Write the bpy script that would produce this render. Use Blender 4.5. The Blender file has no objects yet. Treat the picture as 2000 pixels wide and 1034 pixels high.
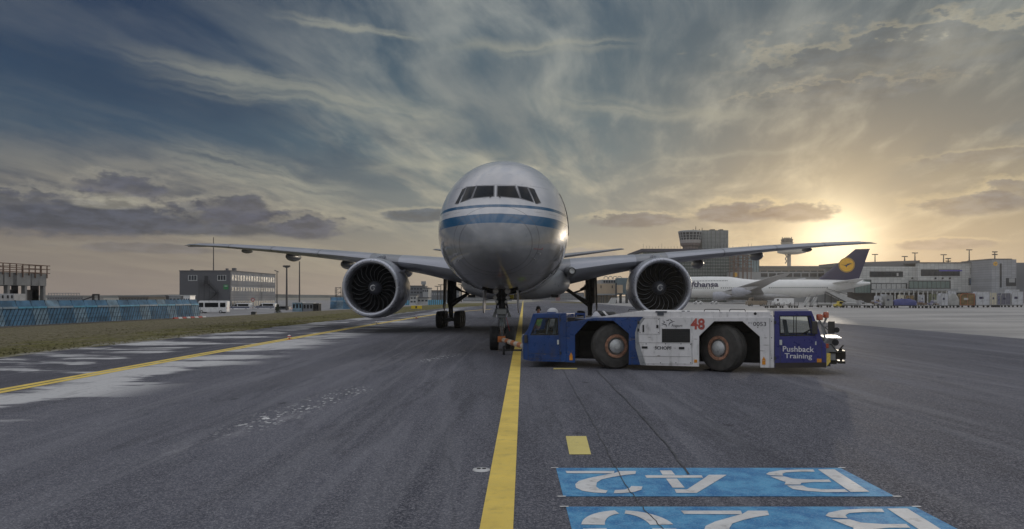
import bpy, bmesh, math, random
from mathutils import Vector, Matrix
from mathutils.geometry import tessellate_polygon
from mathutils.bvhtree import BVHTree
random.seed(7)
rad = math.radians
SC = bpy.context.scene
COL = SC.collection

# ------------------------------------------------------------------ camera
F = 1500.0; HZ = 580.0; CH = 2.43          # focal length (px of the 2000 px wide photo), horizon row, eye height
cd = bpy.data.cameras.new("Camera"); cam = bpy.data.objects.new("Camera", cd); COL.objects.link(cam)
cam.location = (0, 0, CH); cam.rotation_euler = (rad(90), 0, 0)
cd.sensor_width = 36; cd.lens = 36*F/2000; cd.shift_y = (HZ-517)/2000; cd.clip_start = 0.1; cd.clip_end = 20000
SC.camera = cam

# ------------------------------------------------------------------ exposure
SC.view_settings.view_transform = 'Standard'; SC.view_settings.look = 'None'
SC.view_settings.exposure = 0.18; SC.view_settings.gamma = 1.0; SC.view_settings.use_curve_mapping = False
SC.cycles.max_bounces = 6; SC.cycles.sample_clamp_indirect = 4.0; SC.cycles.sample_clamp_direct = 6.0

# ------------------------------------------------------------------ node helper
class NT:
    def __init__(s, nt): s.nt = nt
    def new(s, t, **k):
        n = s.nt.nodes.new(t)
        for a, b in k.items(): setattr(n, a, b)
        return n
    def put(s, sock, v):
        if v is None: return
        if isinstance(v, E): s.nt.links.new(v.o, sock)
        elif isinstance(v, bpy.types.NodeSocket): s.nt.links.new(v, sock)
        else:
            if isinstance(v, (tuple, list)) and len(v) == 3 and len(sock.default_value) == 4: v = (*v, 1)
            sock.default_value = v
    def m(s, op, a, b=None, c=None, clamp=False):
        n = s.new('ShaderNodeMath', operation=op, use_clamp=clamp)
        for i, v in enumerate((a, b, c)): s.put(n.inputs[i], v)
        return E(s, n.outputs[0])
    def step(s, v, a, b, lo=0.0, hi=1.0, t='SMOOTHSTEP'):
        n = s.new('ShaderNodeMapRange', interpolation_type=t)
        s.put(n.inputs[0], v); s.put(n.inputs[1], a); s.put(n.inputs[2], b); s.put(n.inputs[3], lo); s.put(n.inputs[4], hi)
        return E(s, n.outputs[0])
    def mix(s, f, a, b, mode='MIX'):
        n = s.new('ShaderNodeMix', data_type='RGBA', blend_type=mode)
        s.put(n.inputs[0], f); s.put(n.inputs[6], a); s.put(n.inputs[7], b)
        return E(s, n.outputs[2])
    def sep(s, v):
        n = s.new('ShaderNodeSeparateXYZ'); s.put(n.inputs[0], v); return [E(s, o) for o in n.outputs]
    def comb(s, x, y, z):
        n = s.new('ShaderNodeCombineXYZ')
        for i, v in enumerate((x, y, z)): s.put(n.inputs[i], v)
        return E(s, n.outputs[0])
    def vmul(s, v, k):
        n = s.new('ShaderNodeVectorMath', operation='MULTIPLY'); s.put(n.inputs[0], v); n.inputs[1].default_value = k if isinstance(k, tuple) else (k, k, k)
        return E(s, n.outputs[0])
    def vadd(s, a, b):
        n = s.new('ShaderNodeVectorMath', operation='ADD'); s.put(n.inputs[0], a); s.put(n.inputs[1], b); return E(s, n.outputs[0])
    def noise(s, v, scale=1.0, detail=4.0, rough=0.5, dist=0.0, color=False):
        n = s.new('ShaderNodeTexNoise'); s.put(n.inputs['Vector'], v)
        n.inputs['Scale'].default_value = scale; n.inputs['Detail'].default_value = detail
        n.inputs['Roughness'].default_value = rough; n.inputs['Distortion'].default_value = dist
        return E(s, n.outputs[1 if color else 0])
    def vor(s, v, scale=1.0, feat='F1', out=0):
        n = s.new('ShaderNodeTexVoronoi', feature=feat); s.put(n.inputs['Vector'], v); n.inputs['Scale'].default_value = scale
        return E(s, n.outputs[out])
    def ramp(s, f, stops, interp='LINEAR'):
        n = s.new('ShaderNodeValToRGB'); s.put(n.inputs[0], f); cr = n.color_ramp; cr.interpolation = interp
        while len(cr.elements) < len(stops): cr.elements.new(1)
        for e, (p, c) in zip(cr.elements, stops): e.position = p; e.color = (*c, 1)
        return E(s, n.outputs[0])
class E:
    def __init__(s, T, o): s.T = T; s.o = o
    def __add__(s, b): return s.T.m('ADD', s, b)
    __radd__ = __add__
    def __sub__(s, b): return s.T.m('SUBTRACT', s, b)
    def __rsub__(s, b): return s.T.m('SUBTRACT', b, s)
    def __mul__(s, b): return s.T.m('MULTIPLY', s, b)
    __rmul__ = __mul__
    def __truediv__(s, b): return s.T.m('DIVIDE', s, b)

def lin(r, g, b):
    f = lambda c: ((c/255+0.055)/1.055)**2.4 if c > 10 else c/255/12.92
    return (f(r), f(g), f(b))

# ------------------------------------------------------------------ world: sky with clouds, by direction
SUN_AZ, SUN_EL = math.atan(630/F), rad(3.7)
wd = bpy.data.worlds.new("World"); SC.world = wd; wd.use_nodes = True
T = NT(wd.node_tree); wd.node_tree.nodes.clear()
tc = T.new('ShaderNodeTexCoord')
dx, dy, dz = T.sep(tc.outputs['Generated'])
nish = T.new('ShaderNodeTexSky', sky_type='NISHITA', sun_disc=False)
nish.sun_elevation = SUN_EL; nish.sun_rotation = SUN_AZ; nish.dust_density = 1.5
az = T.m('ARCTAN2', dx, dy)                 # radians, + to the right of the taxiway
el = T.m('ARCSINE', dz)
DG = 57.2958
azd = az*DG; eld = el*DG
# clear-sky gradients at three azimuths (by elevation in degrees: 0..24)
e01 = T.step(eld, 0, 24, 0, 1, 'LINEAR')
left = T.ramp(e01, [(0, lin(142,130,122)), (.12, lin(130,120,110)), (.25, lin(92,90,92)), (.45, lin(44,68,90)), (.7, lin(22,48,78)), (1, lin(14,36,64))])
midc = T.ramp(e01, [(0, lin(172,158,142)), (.1, lin(156,148,130)), (.22, lin(122,126,122)), (.45, lin(84,104,112)), (.7, lin(60,84,98)), (1, lin(42,66,88))])
rigt = T.ramp(e01, [(0, lin(162,148,124)), (.12, lin(156,144,120)), (.25, lin(130,124,108)), (.45, lin(100,104,102)), (.7, lin(76,90,96)), (1, lin(56,76,90))])
sky = T.mix(T.step(azd, -27, 0), left, midc)
sky = T.mix(T.step(azd, 4, 24), sky, rigt)
# cloud deck coordinates: a plane overhead, so streaks converge at the horizon
k = T.m('MAXIMUM', dz, 0.0) + 0.085
px_, py_ = dx/k, dy/k
ca, sa = math.cos(rad(14)), math.sin(rad(14))
ru = px_*ca - py_*sa                        # across the streaks
rv = px_*sa + py_*ca                        # along the streaks
warp = T.noise(T.comb(ru*0.5, rv*0.35, 3.0), 1.0, 3, .5, 0, True)
wv = T.vmul(T.vadd(warp, (-.5, -.5, -.5)), 1.5)
c1 = T.noise(T.vadd(T.comb(ru*1.1, rv*0.22, 0.0), wv), 1.25, 12, .59)
c2 = T.noise(T.vadd(T.comb(ru*3.4, rv*0.9, 7.0), wv), 2.0, 9, .60)
cir = T.step(c1*0.70 + c2*0.30, .435, .66)
lfade = T.m('MAXIMUM', T.step(azd, -26, 1, .16, 1), T.step(eld, 13, 7, 0, .8)*T.step(azd, -34, -16, .4, 1))
tfade = T.step(eld, 2, 9, .35, 1)
cirm = cir*lfade*tfade
cream = T.mix(T.step(eld, 3, 20), lin(204,192,162), lin(166,168,160))
sky = T.mix(cirm*.70, sky, cream)
# greyer, darker wisps high up
c3 = T.noise(T.vadd(T.comb(ru*.8, rv*.3, 11.0), wv), 1.6, 7, .55)
sky = T.mix(T.step(c3, .45, .64)*T.step(eld, 4, 11)*.55, sky, T.mix(T.step(azd, -25, 10), lin(26,50,76), lin(62,84,98)))
# three drawn-out cirrus bands on the left and centre (along great straight lines of cloud)
BW = T.noise(T.comb(azd*.16, eld*.16, 5.0), 1.0, 6, .6) - .5
def band(az0, el0, az1, el1, w, amt):
    global sky
    L = math.hypot(az1-az0, el1-el0); ux, uy = (az1-az0)/L, (el1-el0)/L
    wob = BW
    s_ = (azd-az0)*ux + (eld-el0)*uy
    t_ = (eld-el0)*ux - (azd-az0)*uy + wob*2.4
    fib = T.noise(T.comb(s_*.10, t_*1.5, az0), 1.0, 6, .6)
    mk = T.step(T.m('ABSOLUTE', t_), 0.0, w, 1, 0)*T.step(s_, 0, L*.35)*T.step(s_, L*.7, L, 1, 0)
    sky = T.mix(mk*T.step(fib, .30, .62)*amt, sky, lin(150,150,136))
def P2A(x, y):
    a = math.atan((x-1000)/F); return math.degrees(a), math.degrees(math.atan((HZ-y)/F*math.cos(a)))
band(*P2A(120, 60), *P2A(980, 250), 1.3, .55)
band(*P2A(200, 130), *P2A(880, 240), .8, .4)
band(*P2A(500, 20), *P2A(860, 80), .5, .7)
band(*P2A(260, 280), *P2A(760, 400), 1.6, .6)
band(*P2A(820, 95), *P2A(1300, 80), .8, .5)
band(*P2A(1180, 340), *P2A(1640, 270), .35, .5)
band(*P2A(1000, 190), *P2A(1560, 230), 1.0, .45)
band(*P2A(640, 330), *P2A(1050, 290), .8, .45)
band(*P2A(1500, 150), *P2A(2100, 60), .9, .35)
# glow round the veiled sun
sd = Vector((math.sin(SUN_AZ)*math.cos(SUN_EL), math.cos(SUN_AZ)*math.cos(SUN_EL), math.sin(SUN_EL)))
dt = T.new('ShaderNodeVectorMath', operation='DOT_PRODUCT'); T.put(dt.inputs[0], tc.outputs['Generated']); dt.inputs[1].default_value = sd
ang = T.m('ARCCOSINE', T.m('MINIMUM', E(T, dt.outputs['Value']), 0.99999))*DG
g1 = T.m('POWER', T.step(ang, 0, 6.5, 1, 0), 2.3)
g2 = T.m('POWER', T.step(ang, 0, 13, 1, 0), 1.8)
g3 = T.m('POWER', T.step(ang, 0, 26, 1, 0), 1.5)
nmod = T.step(c1, .3, .7, .75, 1.15)
glow = T.mix(1.0, T.mix(g1, (0,0,0), (.95,.82,.55)), T.mix(g2*nmod, (0,0,0), (.26,.215,.135)), 'ADD')
glow = T.mix(1.0, glow, T.mix(g3, (0,0,0), (.015,.010,.003)), 'ADD')
sky = T.mix(1.0, sky, glow, 'ADD')
# low stratus banks: an ellipse each, ragged by noise
NB1 = T.noise(T.comb(azd*.42, eld*.95, 1.0), 1.0, 10, .62) - .5
NB2 = T.noise(T.comb(azd*.7, eld*1.5, 9.0), 1.0, 10, .64) - .5
NBI = T.step(T.noise(T.comb(azd*.5, eld*1.6, 30.0), 1.0, 9, .62), .38, .64)
def bank(x, y, hw, hh, col, amt=1.0, rag=.7, seed=0.0, flat=1.0):
    global sky
    a0, e0 = P2A(x, y); wa = math.degrees(hw/F)*.9; we = math.degrees(hh/F)
    n = NB1 if int(seed) % 2 else NB2
    da = (azd-a0)/wa; de = (eld-e0)/we
    de2 = T.m('MAXIMUM', de, T.m('MULTIPLY', de, -1.0*flat))
    r = T.m('SQRT', da*da + de2*de2) + n*(1.6+rag)*T.step(de, -1.2, .6, .35, 1)
    rim = T.step(r, .86, 1.02)*T.step(r, 1.05, 1.5, 1, 0)*T.step(de, -.3, .8)
    warm = T.step(azd, -30, 24)
    sky = T.mix(rim*amt*.38, sky, T.mix(warm, lin(160,156,142), lin(226,206,158)))
    sky = T.mix(T.step(r, .66, 1.14, 1, 0)*amt, sky, T.mix(NBI, tuple(c*.82 for c in col), tuple(min(1, c*1.45) for c in col)))
bank(330, 436, 345, 34, lin(66,70,82), .9, .55, 1.0, 1.5)
bank(110, 426, 250, 44, lin(62,66,80), .75, .6, 2.0, 1.4)
bank(470, 418, 80, 34, lin(66,68,82), .85, .5, 3.0, 1.3)
bank(240, 368, 85, 24, lin(70,72,86), .7, .6, 4.0, 1.3)
bank(215, 396, 70, 12, lin(150,146,132), .55, .8, 5.0)
bank(600, 448, 70, 24, lin(72,74,86), .9, .35, 6.0, 1.2)
bank(820, 422, 85, 13, lin(66,76,88), .85, .7, 7.0)
bank(1240, 432, 105, 16, lin(92,94,98), .85, .5, 8.0, 1.3)
bank(1440, 418, 90, 26, lin(90,92,96), .9, .4, 9.0, 1.4)
bank(1560, 416, 80, 18, lin(104,100,98), .75, .6, 10.0)
bank(1900, 400, 90, 20, lin(88,92,98), .62, .7, 11.0)
bank(1990, 380, 60, 28, lin(82,88,96), .62, .5, 12.0)
bank(1850, 478, 90, 10, lin(128,120,112), .7, .7, 13.0)
bank(1930, 305, 110, 11, lin(108,108,106), .4, .8, 14.0)
bank(1780, 115, 260, 50, lin(66,76,84), .38, 1.6, 15.0)
bank(1640, 185, 170, 22, lin(76,84,90), .28, 1.8, 16.0)
bank(1150, 500, 70, 20, lin(120,118,120), .5, .8, 17.0)
bank(1450, 500, 90, 40, lin(196,184,150), .35, .8, 18.0)
bank(290, 486, 150, 9, lin(98,96,102), .5, .8, 19.0)
# unseen cloud overhead and behind the camera, brightened to light the ground and tug
over = T.step(eld, 24, 48)
behind = T.step(T.m('ABSOLUTE', azd), 50, 110)*T.step(eld, 1, 24, .35, 1)
sky = T.mix(behind, sky, T.mix(T.step(T.noise(T.comb(px_*.8, py_*.8, 2.0), 1.3, 7, .55, .4), .44, .57), (.16,.21,.28), (.62,.61,.58)))
sky = T.mix(over, sky, T.mix(T.step(c2, .4, .62), (.42,.46,.54), (.78,.76,.76)))
gr = T.step(eld, -3, 0)
sky = T.mix(gr, (.09,.085,.08), sky)
allc = T.mix(1.0, T.vmul(sky, 10.0), T.vmul(E(T, nish.outputs[0]), 0.05), 'ADD')
bg = T.new('ShaderNodeBackground'); T.put(bg.inputs[0], allc); bg.inputs[1].default_value = 0.1
wo = T.new('ShaderNodeOutputWorld'); T.nt.links.new(bg.outputs[0], wo.inputs[0])

# ------------------------------------------------------------------ sun (low, veiled by cloud, ahead to the right)
ld = bpy.data.lights.new("Sun", 'SUN'); ld.energy = 0.5; ld.angle = rad(0.8); ld.color = (1.0, .88, .72)
sun = bpy.data.objects.new("Sun", ld); COL.objects.link(sun)
sun.rotation_euler = sd.to_track_quat('Z', 'Y').to_euler()

# ------------------------------------------------------------------ materials
MATS = {}
def mat(name, col=(.5,.5,.5), rough=.6, metal=0.0, grid=None, coat=0.0, var=.12, vscale=1.5, dirt=0.0, bump=0.0, bscale=40, spec=.5, emit=None, alpha=None, trans=0.0, crough=.05):
    if name in MATS: return MATS[name]
    m = bpy.data.materials.new(name); m.use_nodes = True; T = NT(m.node_tree)
    b = m.node_tree.nodes['Principled BSDF']
    tc = T.new('ShaderNodeTexCoord'); v = E(T, tc.outputs['Object'])
    n = T.noise(v, vscale, 6, .6)
    c = T.mix(T.step(n, .3, .7), tuple(x*(1-var) for x in col), tuple(min(1, x*(1+var)) for x in col))
    if dirt:
        n2 = T.noise(T.vmul(v, (1, 1, .35)), vscale*3, 8, .65)
        c = T.mix(T.step(n2, .5, .75)*dirt, c, (.07,.06,.05))
    if grid:
        gx0, _, gz0 = T.sep(v); lw = grid[2]
        g_ = T.m('MAXIMUM', T.step(T.m('PINGPONG', gx0, grid[0]/2), lw*.5, lw, 1, 0), T.step(T.m('PINGPONG', gz0, grid[1]/2), lw*.5, lw, 1, 0))
        c = T.mix(g_*.55, c, tuple(x*.35 for x in col))
        cell = T.noise(T.comb(T.m('FLOOR', gx0/grid[0]), T.m('FLOOR', gz0/grid[1]), 0.0), 7.3, 0, .5)
        c = T.mix(T.step(cell, .4, .6)*.14, c, (.05,.05,.05))
    T.put(b.inputs['Base Color'], c)
    T.put(b.inputs['Roughness'], T.step(T.noise(v, vscale*4, 4, .6), .3, .7, max(0, rough-.08), min(1, rough+.08)))
    b.inputs['Metallic'].default_value = metal; b.inputs['Coat Weight'].default_value = coat; b.inputs['Coat Roughness'].default_value = crough
    b.inputs['Specular IOR Level'].default_value = spec
    if trans: b.inputs['Transmission Weight'].default_value = trans
    if emit: T.put(b.inputs['Emission Color'], emit[0]); b.inputs['Emission Strength'].default_value = emit[1]
    if bump:
        bn = T.new('ShaderNodeBump'); bn.inputs['Strength'].default_value = bump; bn.inputs['Distance'].default_value = .02
        T.put(bn.inputs['Height'], T.noise(v, bscale, 4, .6)); T.nt.links.new(bn.outputs[0], b.inputs['Normal'])
    MATS[name] = m; return m
def glass(name, tint=(.75,.82,.85), clear=.6):
    if name in MATS: return MATS[name]
    m = bpy.data.materials.new(name); m.use_nodes = True; T = NT(m.node_tree); T.nt.nodes.clear()
    tr = T.new('ShaderNodeBsdfTransparent'); tr.inputs[0].default_value = (*tint, 1)
    gl = T.new('ShaderNodeBsdfGlossy'); gl.inputs['Roughness'].default_value = .03; gl.inputs[0].default_value = (.9,.95,1,1)
    lw = T.new('ShaderNodeLayerWeight'); lw.inputs[0].default_value = .25
    mx = T.new('ShaderNodeMixShader'); T.put(mx.inputs[0], E(T, lw.outputs['Fresnel'])*.6 + (1-clear)*.25)
    T.nt.links.new(tr.outputs[0], mx.inputs[1]); T.nt.links.new(gl.outputs[0], mx.inputs[2])
    o = T.new('ShaderNodeOutputMaterial'); T.nt.links.new(mx.outputs[0], o.inputs[0]); MATS[name] = m; return m

# ------------------------------------------------------------------ object helpers
WM = {}
def thing(name, label, cat, loc=(0,0,0), rz=0.0, group=None, kind=None):
    o = bpy.data.objects.new(name, None); COL.objects.link(o); o.empty_display_size = .3
    o.location = loc; o.rotation_euler = (0, 0, rz); o['label'] = label; o['category'] = cat
    if group: o['group'] = group
    if kind: o['kind'] = kind
    WM[o.name] = Matrix.Translation(loc) @ Matrix.Rotation(rz, 4, 'Z'); return o
def tag(o, label=None, cat=None, group=None, kind=None):
    if label: o['label'] = label
    if cat: o['category'] = cat
    if group: o['group'] = group
    if kind: o['kind'] = kind
    return o
def copy_tree(o, parent=None):
    c = o.copy(); COL.objects.link(c); c.parent = parent
    for ch in list(o.children): copy_tree(ch, c)
    return c
BOXF = [(0,3,2,1),(4,5,6,7),(0,1,5,4),(1,2,6,5),(2,3,7,6),(3,0,4,7)]
class MB:
    def __init__(s): s.v = []; s.f = []; s.mi = []
    def add(s, vs, fs, m=0):
        n = len(s.v); s.v += [tuple(v) for v in vs]; s.f += [tuple(i+n for i in f) for f in fs]; s.mi += [m]*len(fs); return s
    def box(s, x0, x1, y0, y1, z0, z1, m=0, M=None):
        vs = [(x0,y0,z0),(x1,y0,z0),(x1,y1,z0),(x0,y1,z0),(x0,y0,z1),(x1,y0,z1),(x1,y1,z1),(x0,y1,z1)]
        if M: vs = [M @ Vector(v) for v in vs]
        return s.add(vs, BOXF, m)
    def bar(s, a, b, w, h=None, m=0):
        a = Vector(a); b = Vector(b); h = h or w; d = (b-a).normalized()
        up = Vector((0,0,1)) if abs(d.z) < .95 else Vector((0,1,0))
        x = d.cross(up).normalized()*(w/2); z = x.normalized().cross(d)*(h/2)
        vs = [a-x-z, a+x-z, b+x-z, b-x-z, a-x+z, a+x+z, b+x+z, b-x+z]
        return s.add(vs, BOXF, m)
    def tube(s, a, b, r0, r1=None, n=12, m=0, cap=True):
        a = Vector(a); b = Vector(b); r1 = r0 if r1 is None else r1; d = (b-a).normalized()
        up = Vector((0,0,1)) if abs(d.z) < .9 else Vector((1,0,0))
        x = d.cross(up).normalized(); y = d.cross(x)
        vs = []
        for p, r in ((a, r0), (b, r1)):
            for i in range(n):
                t = 2*math.pi*i/n; vs.append(p + x*math.cos(t)*r + y*math.sin(t)*r)
        fs = [(i, (i+1) % n, n+(i+1) % n, n+i) for i in range(n)]
        if cap: fs += [tuple(range(n)), tuple(range(n, 2*n))]
        return s.add(vs, fs, m)
    def path(s, pts, r, n=8, m=0):
        for a, b in zip(pts, pts[1:]): s.tube(a, b, r, r, n, m)
        return s
    def lathe(s, prof, o, d, n=32, m=0, closed=False, ms=None):
        """prof = [(along, radius)], o origin, d axis"""
        o = Vector(o); d = Vector(d).normalized(); up = Vector((0,0,1)) if abs(d.z) < .9 else Vector((1,0,0))
        x = d.cross(up).normalized(); y = d.cross(x); base = len(s.v)
        for a, r in prof:
            for i in range(n):
                t = 2*math.pi*i/n; s.v.append(tuple(o + d*a + x*math.cos(t)*r + y*math.sin(t)*r))
        K = len(prof)
        for j in range(K if closed else K-1):
            j2 = (j+1) % K
            for i in range(n):
                i2 = (i+1) % n
                s.f.append((base+j*n+i, base+j*n+i2, base+j2*n+i2, base+j2*n+i)); s.mi.append(ms[j] if ms else m)
        return s
    def loft(s, rings, m=0, caps=True, closed=True):
        base = len(s.v); n = len(rings[0])
        for r in rings: s.v += [tuple(p) for p in r]
        for j in range(len(rings)-1):
            for i in range(n if closed else n-1):
                i2 = (i+1) % n
                s.f.append((base+j*n+i, base+j*n+i2, base+(j+1)*n+i2, base+(j+1)*n+i)); s.mi.append(m)
        if caps:
            s.f.append(tuple(base+i for i in range(n))); s.mi.append(m)
            s.f.append(tuple(base+(len(rings)-1)*n+i for i in range(n))); s.mi.append(m)
        return s
    def prism(s, outer, holes, fn, w0, w1, m=0):
        """polygon with holes in (u,v), extruded w0..w1, fn(u,v,w) -> point"""
        loops = [outer] + list(holes)
        tris = tessellate_polygon([[Vector((u, v, 0)) for u, v in L] for L in loops])
        flat = [p for L in loops for p in L]; N = len(flat); base = len(s.v)
        s.v += [tuple(fn(u, v, w0)) for u, v in flat] + [tuple(fn(u, v, w1)) for u, v in flat]
        for t in tris:
            s.f.append(tuple(base+i for i in t)); s.mi.append(m); s.f.append(tuple(base+N+i for i in t)); s.mi.append(m)
        k = 0
        for L in loops:
            n = len(L)
            for i in range(n):
                a, b = base+k+i, base+k+(i+1) % n
                s.f.append((a, b, b+N, a+N)); s.mi.append(m)
            k += n
        return s
    def sheet(s, poly, fn, m=0):
        tris = tessellate_polygon([[Vector((u, v, 0)) for u, v in poly]]); base = len(s.v)
        s.v += [tuple(fn(u, v)) for u, v in poly]
        for t in tris: s.f.append(tuple(base+i for i in t)); s.mi.append(m)
        return s
    def build(s, name, mats, parent=None, smooth=False, bevel=0, world=False, recalc=True, weld=0):
        me = bpy.data.meshes.new(name); vs = s.v
        if world and parent is not None:
            Mi = WM[parent.name].inverted(); vs = [tuple(Mi @ Vector(v)) for v in vs]
        me.from_pydata(vs, [], s.f)
        mats = mats if isinstance(mats, (list, tuple)) else [mats]
        for m in mats: me.materials.append(m)
        if len(mats) > 1: me.polygons.foreach_set('material_index', s.mi)
        bm = bmesh.new(); bm.from_mesh(me)
        if weld: bmesh.ops.remove_doubles(bm, verts=bm.verts, dist=weld)
        if recalc: bmesh.ops.recalc_face_normals(bm, faces=bm.faces)
        bm.to_mesh(me); bm.free()
        if smooth:
            me.polygons.foreach_set('use_smooth', [True]*len(me.polygons))
            try: me.set_sharp_from_angle(angle=rad(smooth if smooth is not True else 40))
            except Exception: pass
        o = bpy.data.objects.new(name, me); COL.objects.link(o)
        if parent is not None:
            o.parent = parent; WM[o.name] = WM[parent.name]
        else: WM[o.name] = Matrix.Identity(4)
        if bevel:
            b = o.modifiers.new('Bevel', 'BEVEL'); b.width = bevel; b.segments = 2; b.limit_method = 'ANGLE'; b.angle_limit = rad(50)
        return o
def text_mesh(txt, bold=0.0, shear=0.0, spacing=1.0):
    c = bpy.data.curves.new('t', 'FONT'); c.body = txt; c.offset = bold; c.shear = shear; c.space_character = spacing; c.resolution_u = 3
    o = bpy.data.objects.new('t', c); COL.objects.link(o)
    me = bpy.data.meshes.new_from_object(o)
    vs = [v.co.copy() for v in me.vertices]; fs = [tuple(p.vertices) for p in me.polygons]
    bpy.data.objects.remove(o); bpy.data.meshes.remove(me); bpy.data.curves.remove(c)
    x0 = min(v.x for v in vs); x1 = max(v.x for v in vs); y0 = min(v.y for v in vs); y1 = max(v.y for v in vs)
    return [((v.x-x0)/(x1-x0), (v.y-y0)/(y1-y0)) for v in vs], fs
def add_text(mb, txt, fn, m=0, **k):
    """fn(a,b): unit box of the text -> point"""
    vs, fs = text_mesh(txt, **k); mb.add([fn(a, b) for a, b in vs], fs, m)

# photograph <-> place
def W(px, py, d): return Vector(((px-1000)/F*d, d, CH+(HZ-py)/F*d))
def X(px, d): return (px-1000)/F*d
def Z(py, d): return CH+(HZ-py)/F*d
def G(px, py, gz=0.0):
    d = (CH-gz)*F/(py-HZ); return (px-1000)/F*d, d
def tz(x): return 0.0 if x > -21 else (-1.1 if x < -51 else -1.1*(-21-x)/30.0)
# ================================================================== SETTING: ground
def region_mat():
    m = bpy.data.materials.new('asphalt'); m.use_nodes = True; T = NT(m.node_tree); b = m.node_tree.nodes['Principled BSDF']
    tc = T.new('ShaderNodeTexCoord'); v = E(T, tc.outputs['Object']); x, y, z = T.sep(v)
    big = T.noise(T.comb(x*.12, y*.02, 0.0), 1.0, 6, .6)
    med = T.noise(T.comb(x*1.1, y*.10, 4.0), 1.0, 6, .65, .3)
    sp = T.noise(v, 38.0, 4, .8)
    sp2 = T.vor(v, 48.0)
    c = T.mix(T.step(big*.55+med*.45, .38, .62), (.062,.064,.080), (.130,.132,.155))
    c = T.mix(T.step(sp, .46, .62)*.62, c, (.38,.37,.39))
    c = T.mix(T.step(sp2, .0, .5, .8, 0), c, (.022,.022,.027))
    # tyre-polished darker lanes along the taxiway
    lane = T.noise(T.comb(x*.55 + T.noise(T.comb(x*.1, y*.02, 0.0), 1, 2)*1.5, y*.012, 9.0), 1.0, 4, .55)
    c = T.mix(T.step(lane, .50, .66)*.22, c, (.07,.07,.078))
    # newer, darker strip beyond x > 5.5 ; fine mottled area
    # wet sheen painted as pale patches either side of the yellow edge line
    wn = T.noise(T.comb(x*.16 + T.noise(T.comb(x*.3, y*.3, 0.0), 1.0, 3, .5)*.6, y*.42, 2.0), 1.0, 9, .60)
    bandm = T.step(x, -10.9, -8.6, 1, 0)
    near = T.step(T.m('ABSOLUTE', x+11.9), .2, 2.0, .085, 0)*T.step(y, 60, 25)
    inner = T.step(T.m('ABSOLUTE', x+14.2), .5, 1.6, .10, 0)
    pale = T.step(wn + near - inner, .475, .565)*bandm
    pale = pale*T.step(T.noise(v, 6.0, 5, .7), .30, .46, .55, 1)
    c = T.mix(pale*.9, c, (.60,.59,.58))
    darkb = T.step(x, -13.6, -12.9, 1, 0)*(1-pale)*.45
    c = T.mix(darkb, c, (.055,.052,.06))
    # flaked residue
    fl = T.step(T.vor(T.comb(x*1.0, y*.55, 0.0), 9.0), .22, .40, 1, 0)
    def seg(x0, y0, x1, y1, w):
        L = math.hypot(x1-x0, y1-y0); ux, uy = (x1-x0)/L, (y1-y0)/L
        s_ = (x-x0)*ux + (y-y0)*uy; t_ = T.m('ABSOLUTE', (x-x0)*uy*-1 + (y-y0)*ux)
        return T.step(t_, 0, w, 1, 0)*T.step(s_, 0, L*.3)*T.step(s_, L*.8, L, 1, 0)
    a = G(380, 870); bb = G(725, 752); a2 = G(800, 712); b2 = G(905, 690)
    dn = T.step(T.noise(v, 3.0, 5, .7), .40, .56)
    sm = T.m('MAXIMUM', seg(*a, *bb, .75), seg(*a2, *b2, .6))
    c = T.mix(fl*sm*dn, c, (.75,.74,.72))
    # faint pale drag mark on the left
    a3 = G(120, 950); b3 = G(620, 800)
    c = T.mix(seg(*a3, *b3, .5)*T.step(T.noise(T.comb(x*3, y*.6, 1.0), 1, 5, .6), .4, .7)*.28, c, (.5,.49,.5))
    # oil drips, patched rectangles
    st = T.vor(T.comb(x*.5, y*.33, 0.0), 1.3)
    c = T.mix(T.step(st + T.noise(v, 5.0, 4, .6)*.08, .07, .13, 1, 0)*.5, c, (.03,.03,.034))
    tr = T.step(T.m('ABSOLUTE', T.noise(T.comb(x*.35, y*.018, 17.0), 1.0, 5, .55) - .5), .0, .035, 1, 0)
    c = T.mix(tr*.18, c, (.30,.30,.32))
    tr2 = T.step(T.m('ABSOLUTE', T.noise(T.comb(x*.5, y*.05, 27.0), 1.0, 4, .55) - .52), .0, .016, 1, 0)
    c = T.mix(tr2*.2, c, (.035,.035,.04))
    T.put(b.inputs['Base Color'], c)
    T.put(b.inputs['Roughness'], T.m('SUBTRACT', T.step(med, .3, .7, .78, .93), T.step(pale, 0, 1, 0, .12)))
    b.inputs['Specular IOR Level'].default_value = .08
    bn = T.new('ShaderNodeBump'); bn.inputs['Strength'].default_value = .55; bn.inputs['Distance'].default_value = .012
    T.put(bn.inputs['Height'], sp*.6 + sp2*.7); T.nt.links.new(bn.outputs[0], b.inputs['Normal'])
    MATS['asphalt'] = m; return m
ASPH = region_mat()
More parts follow.
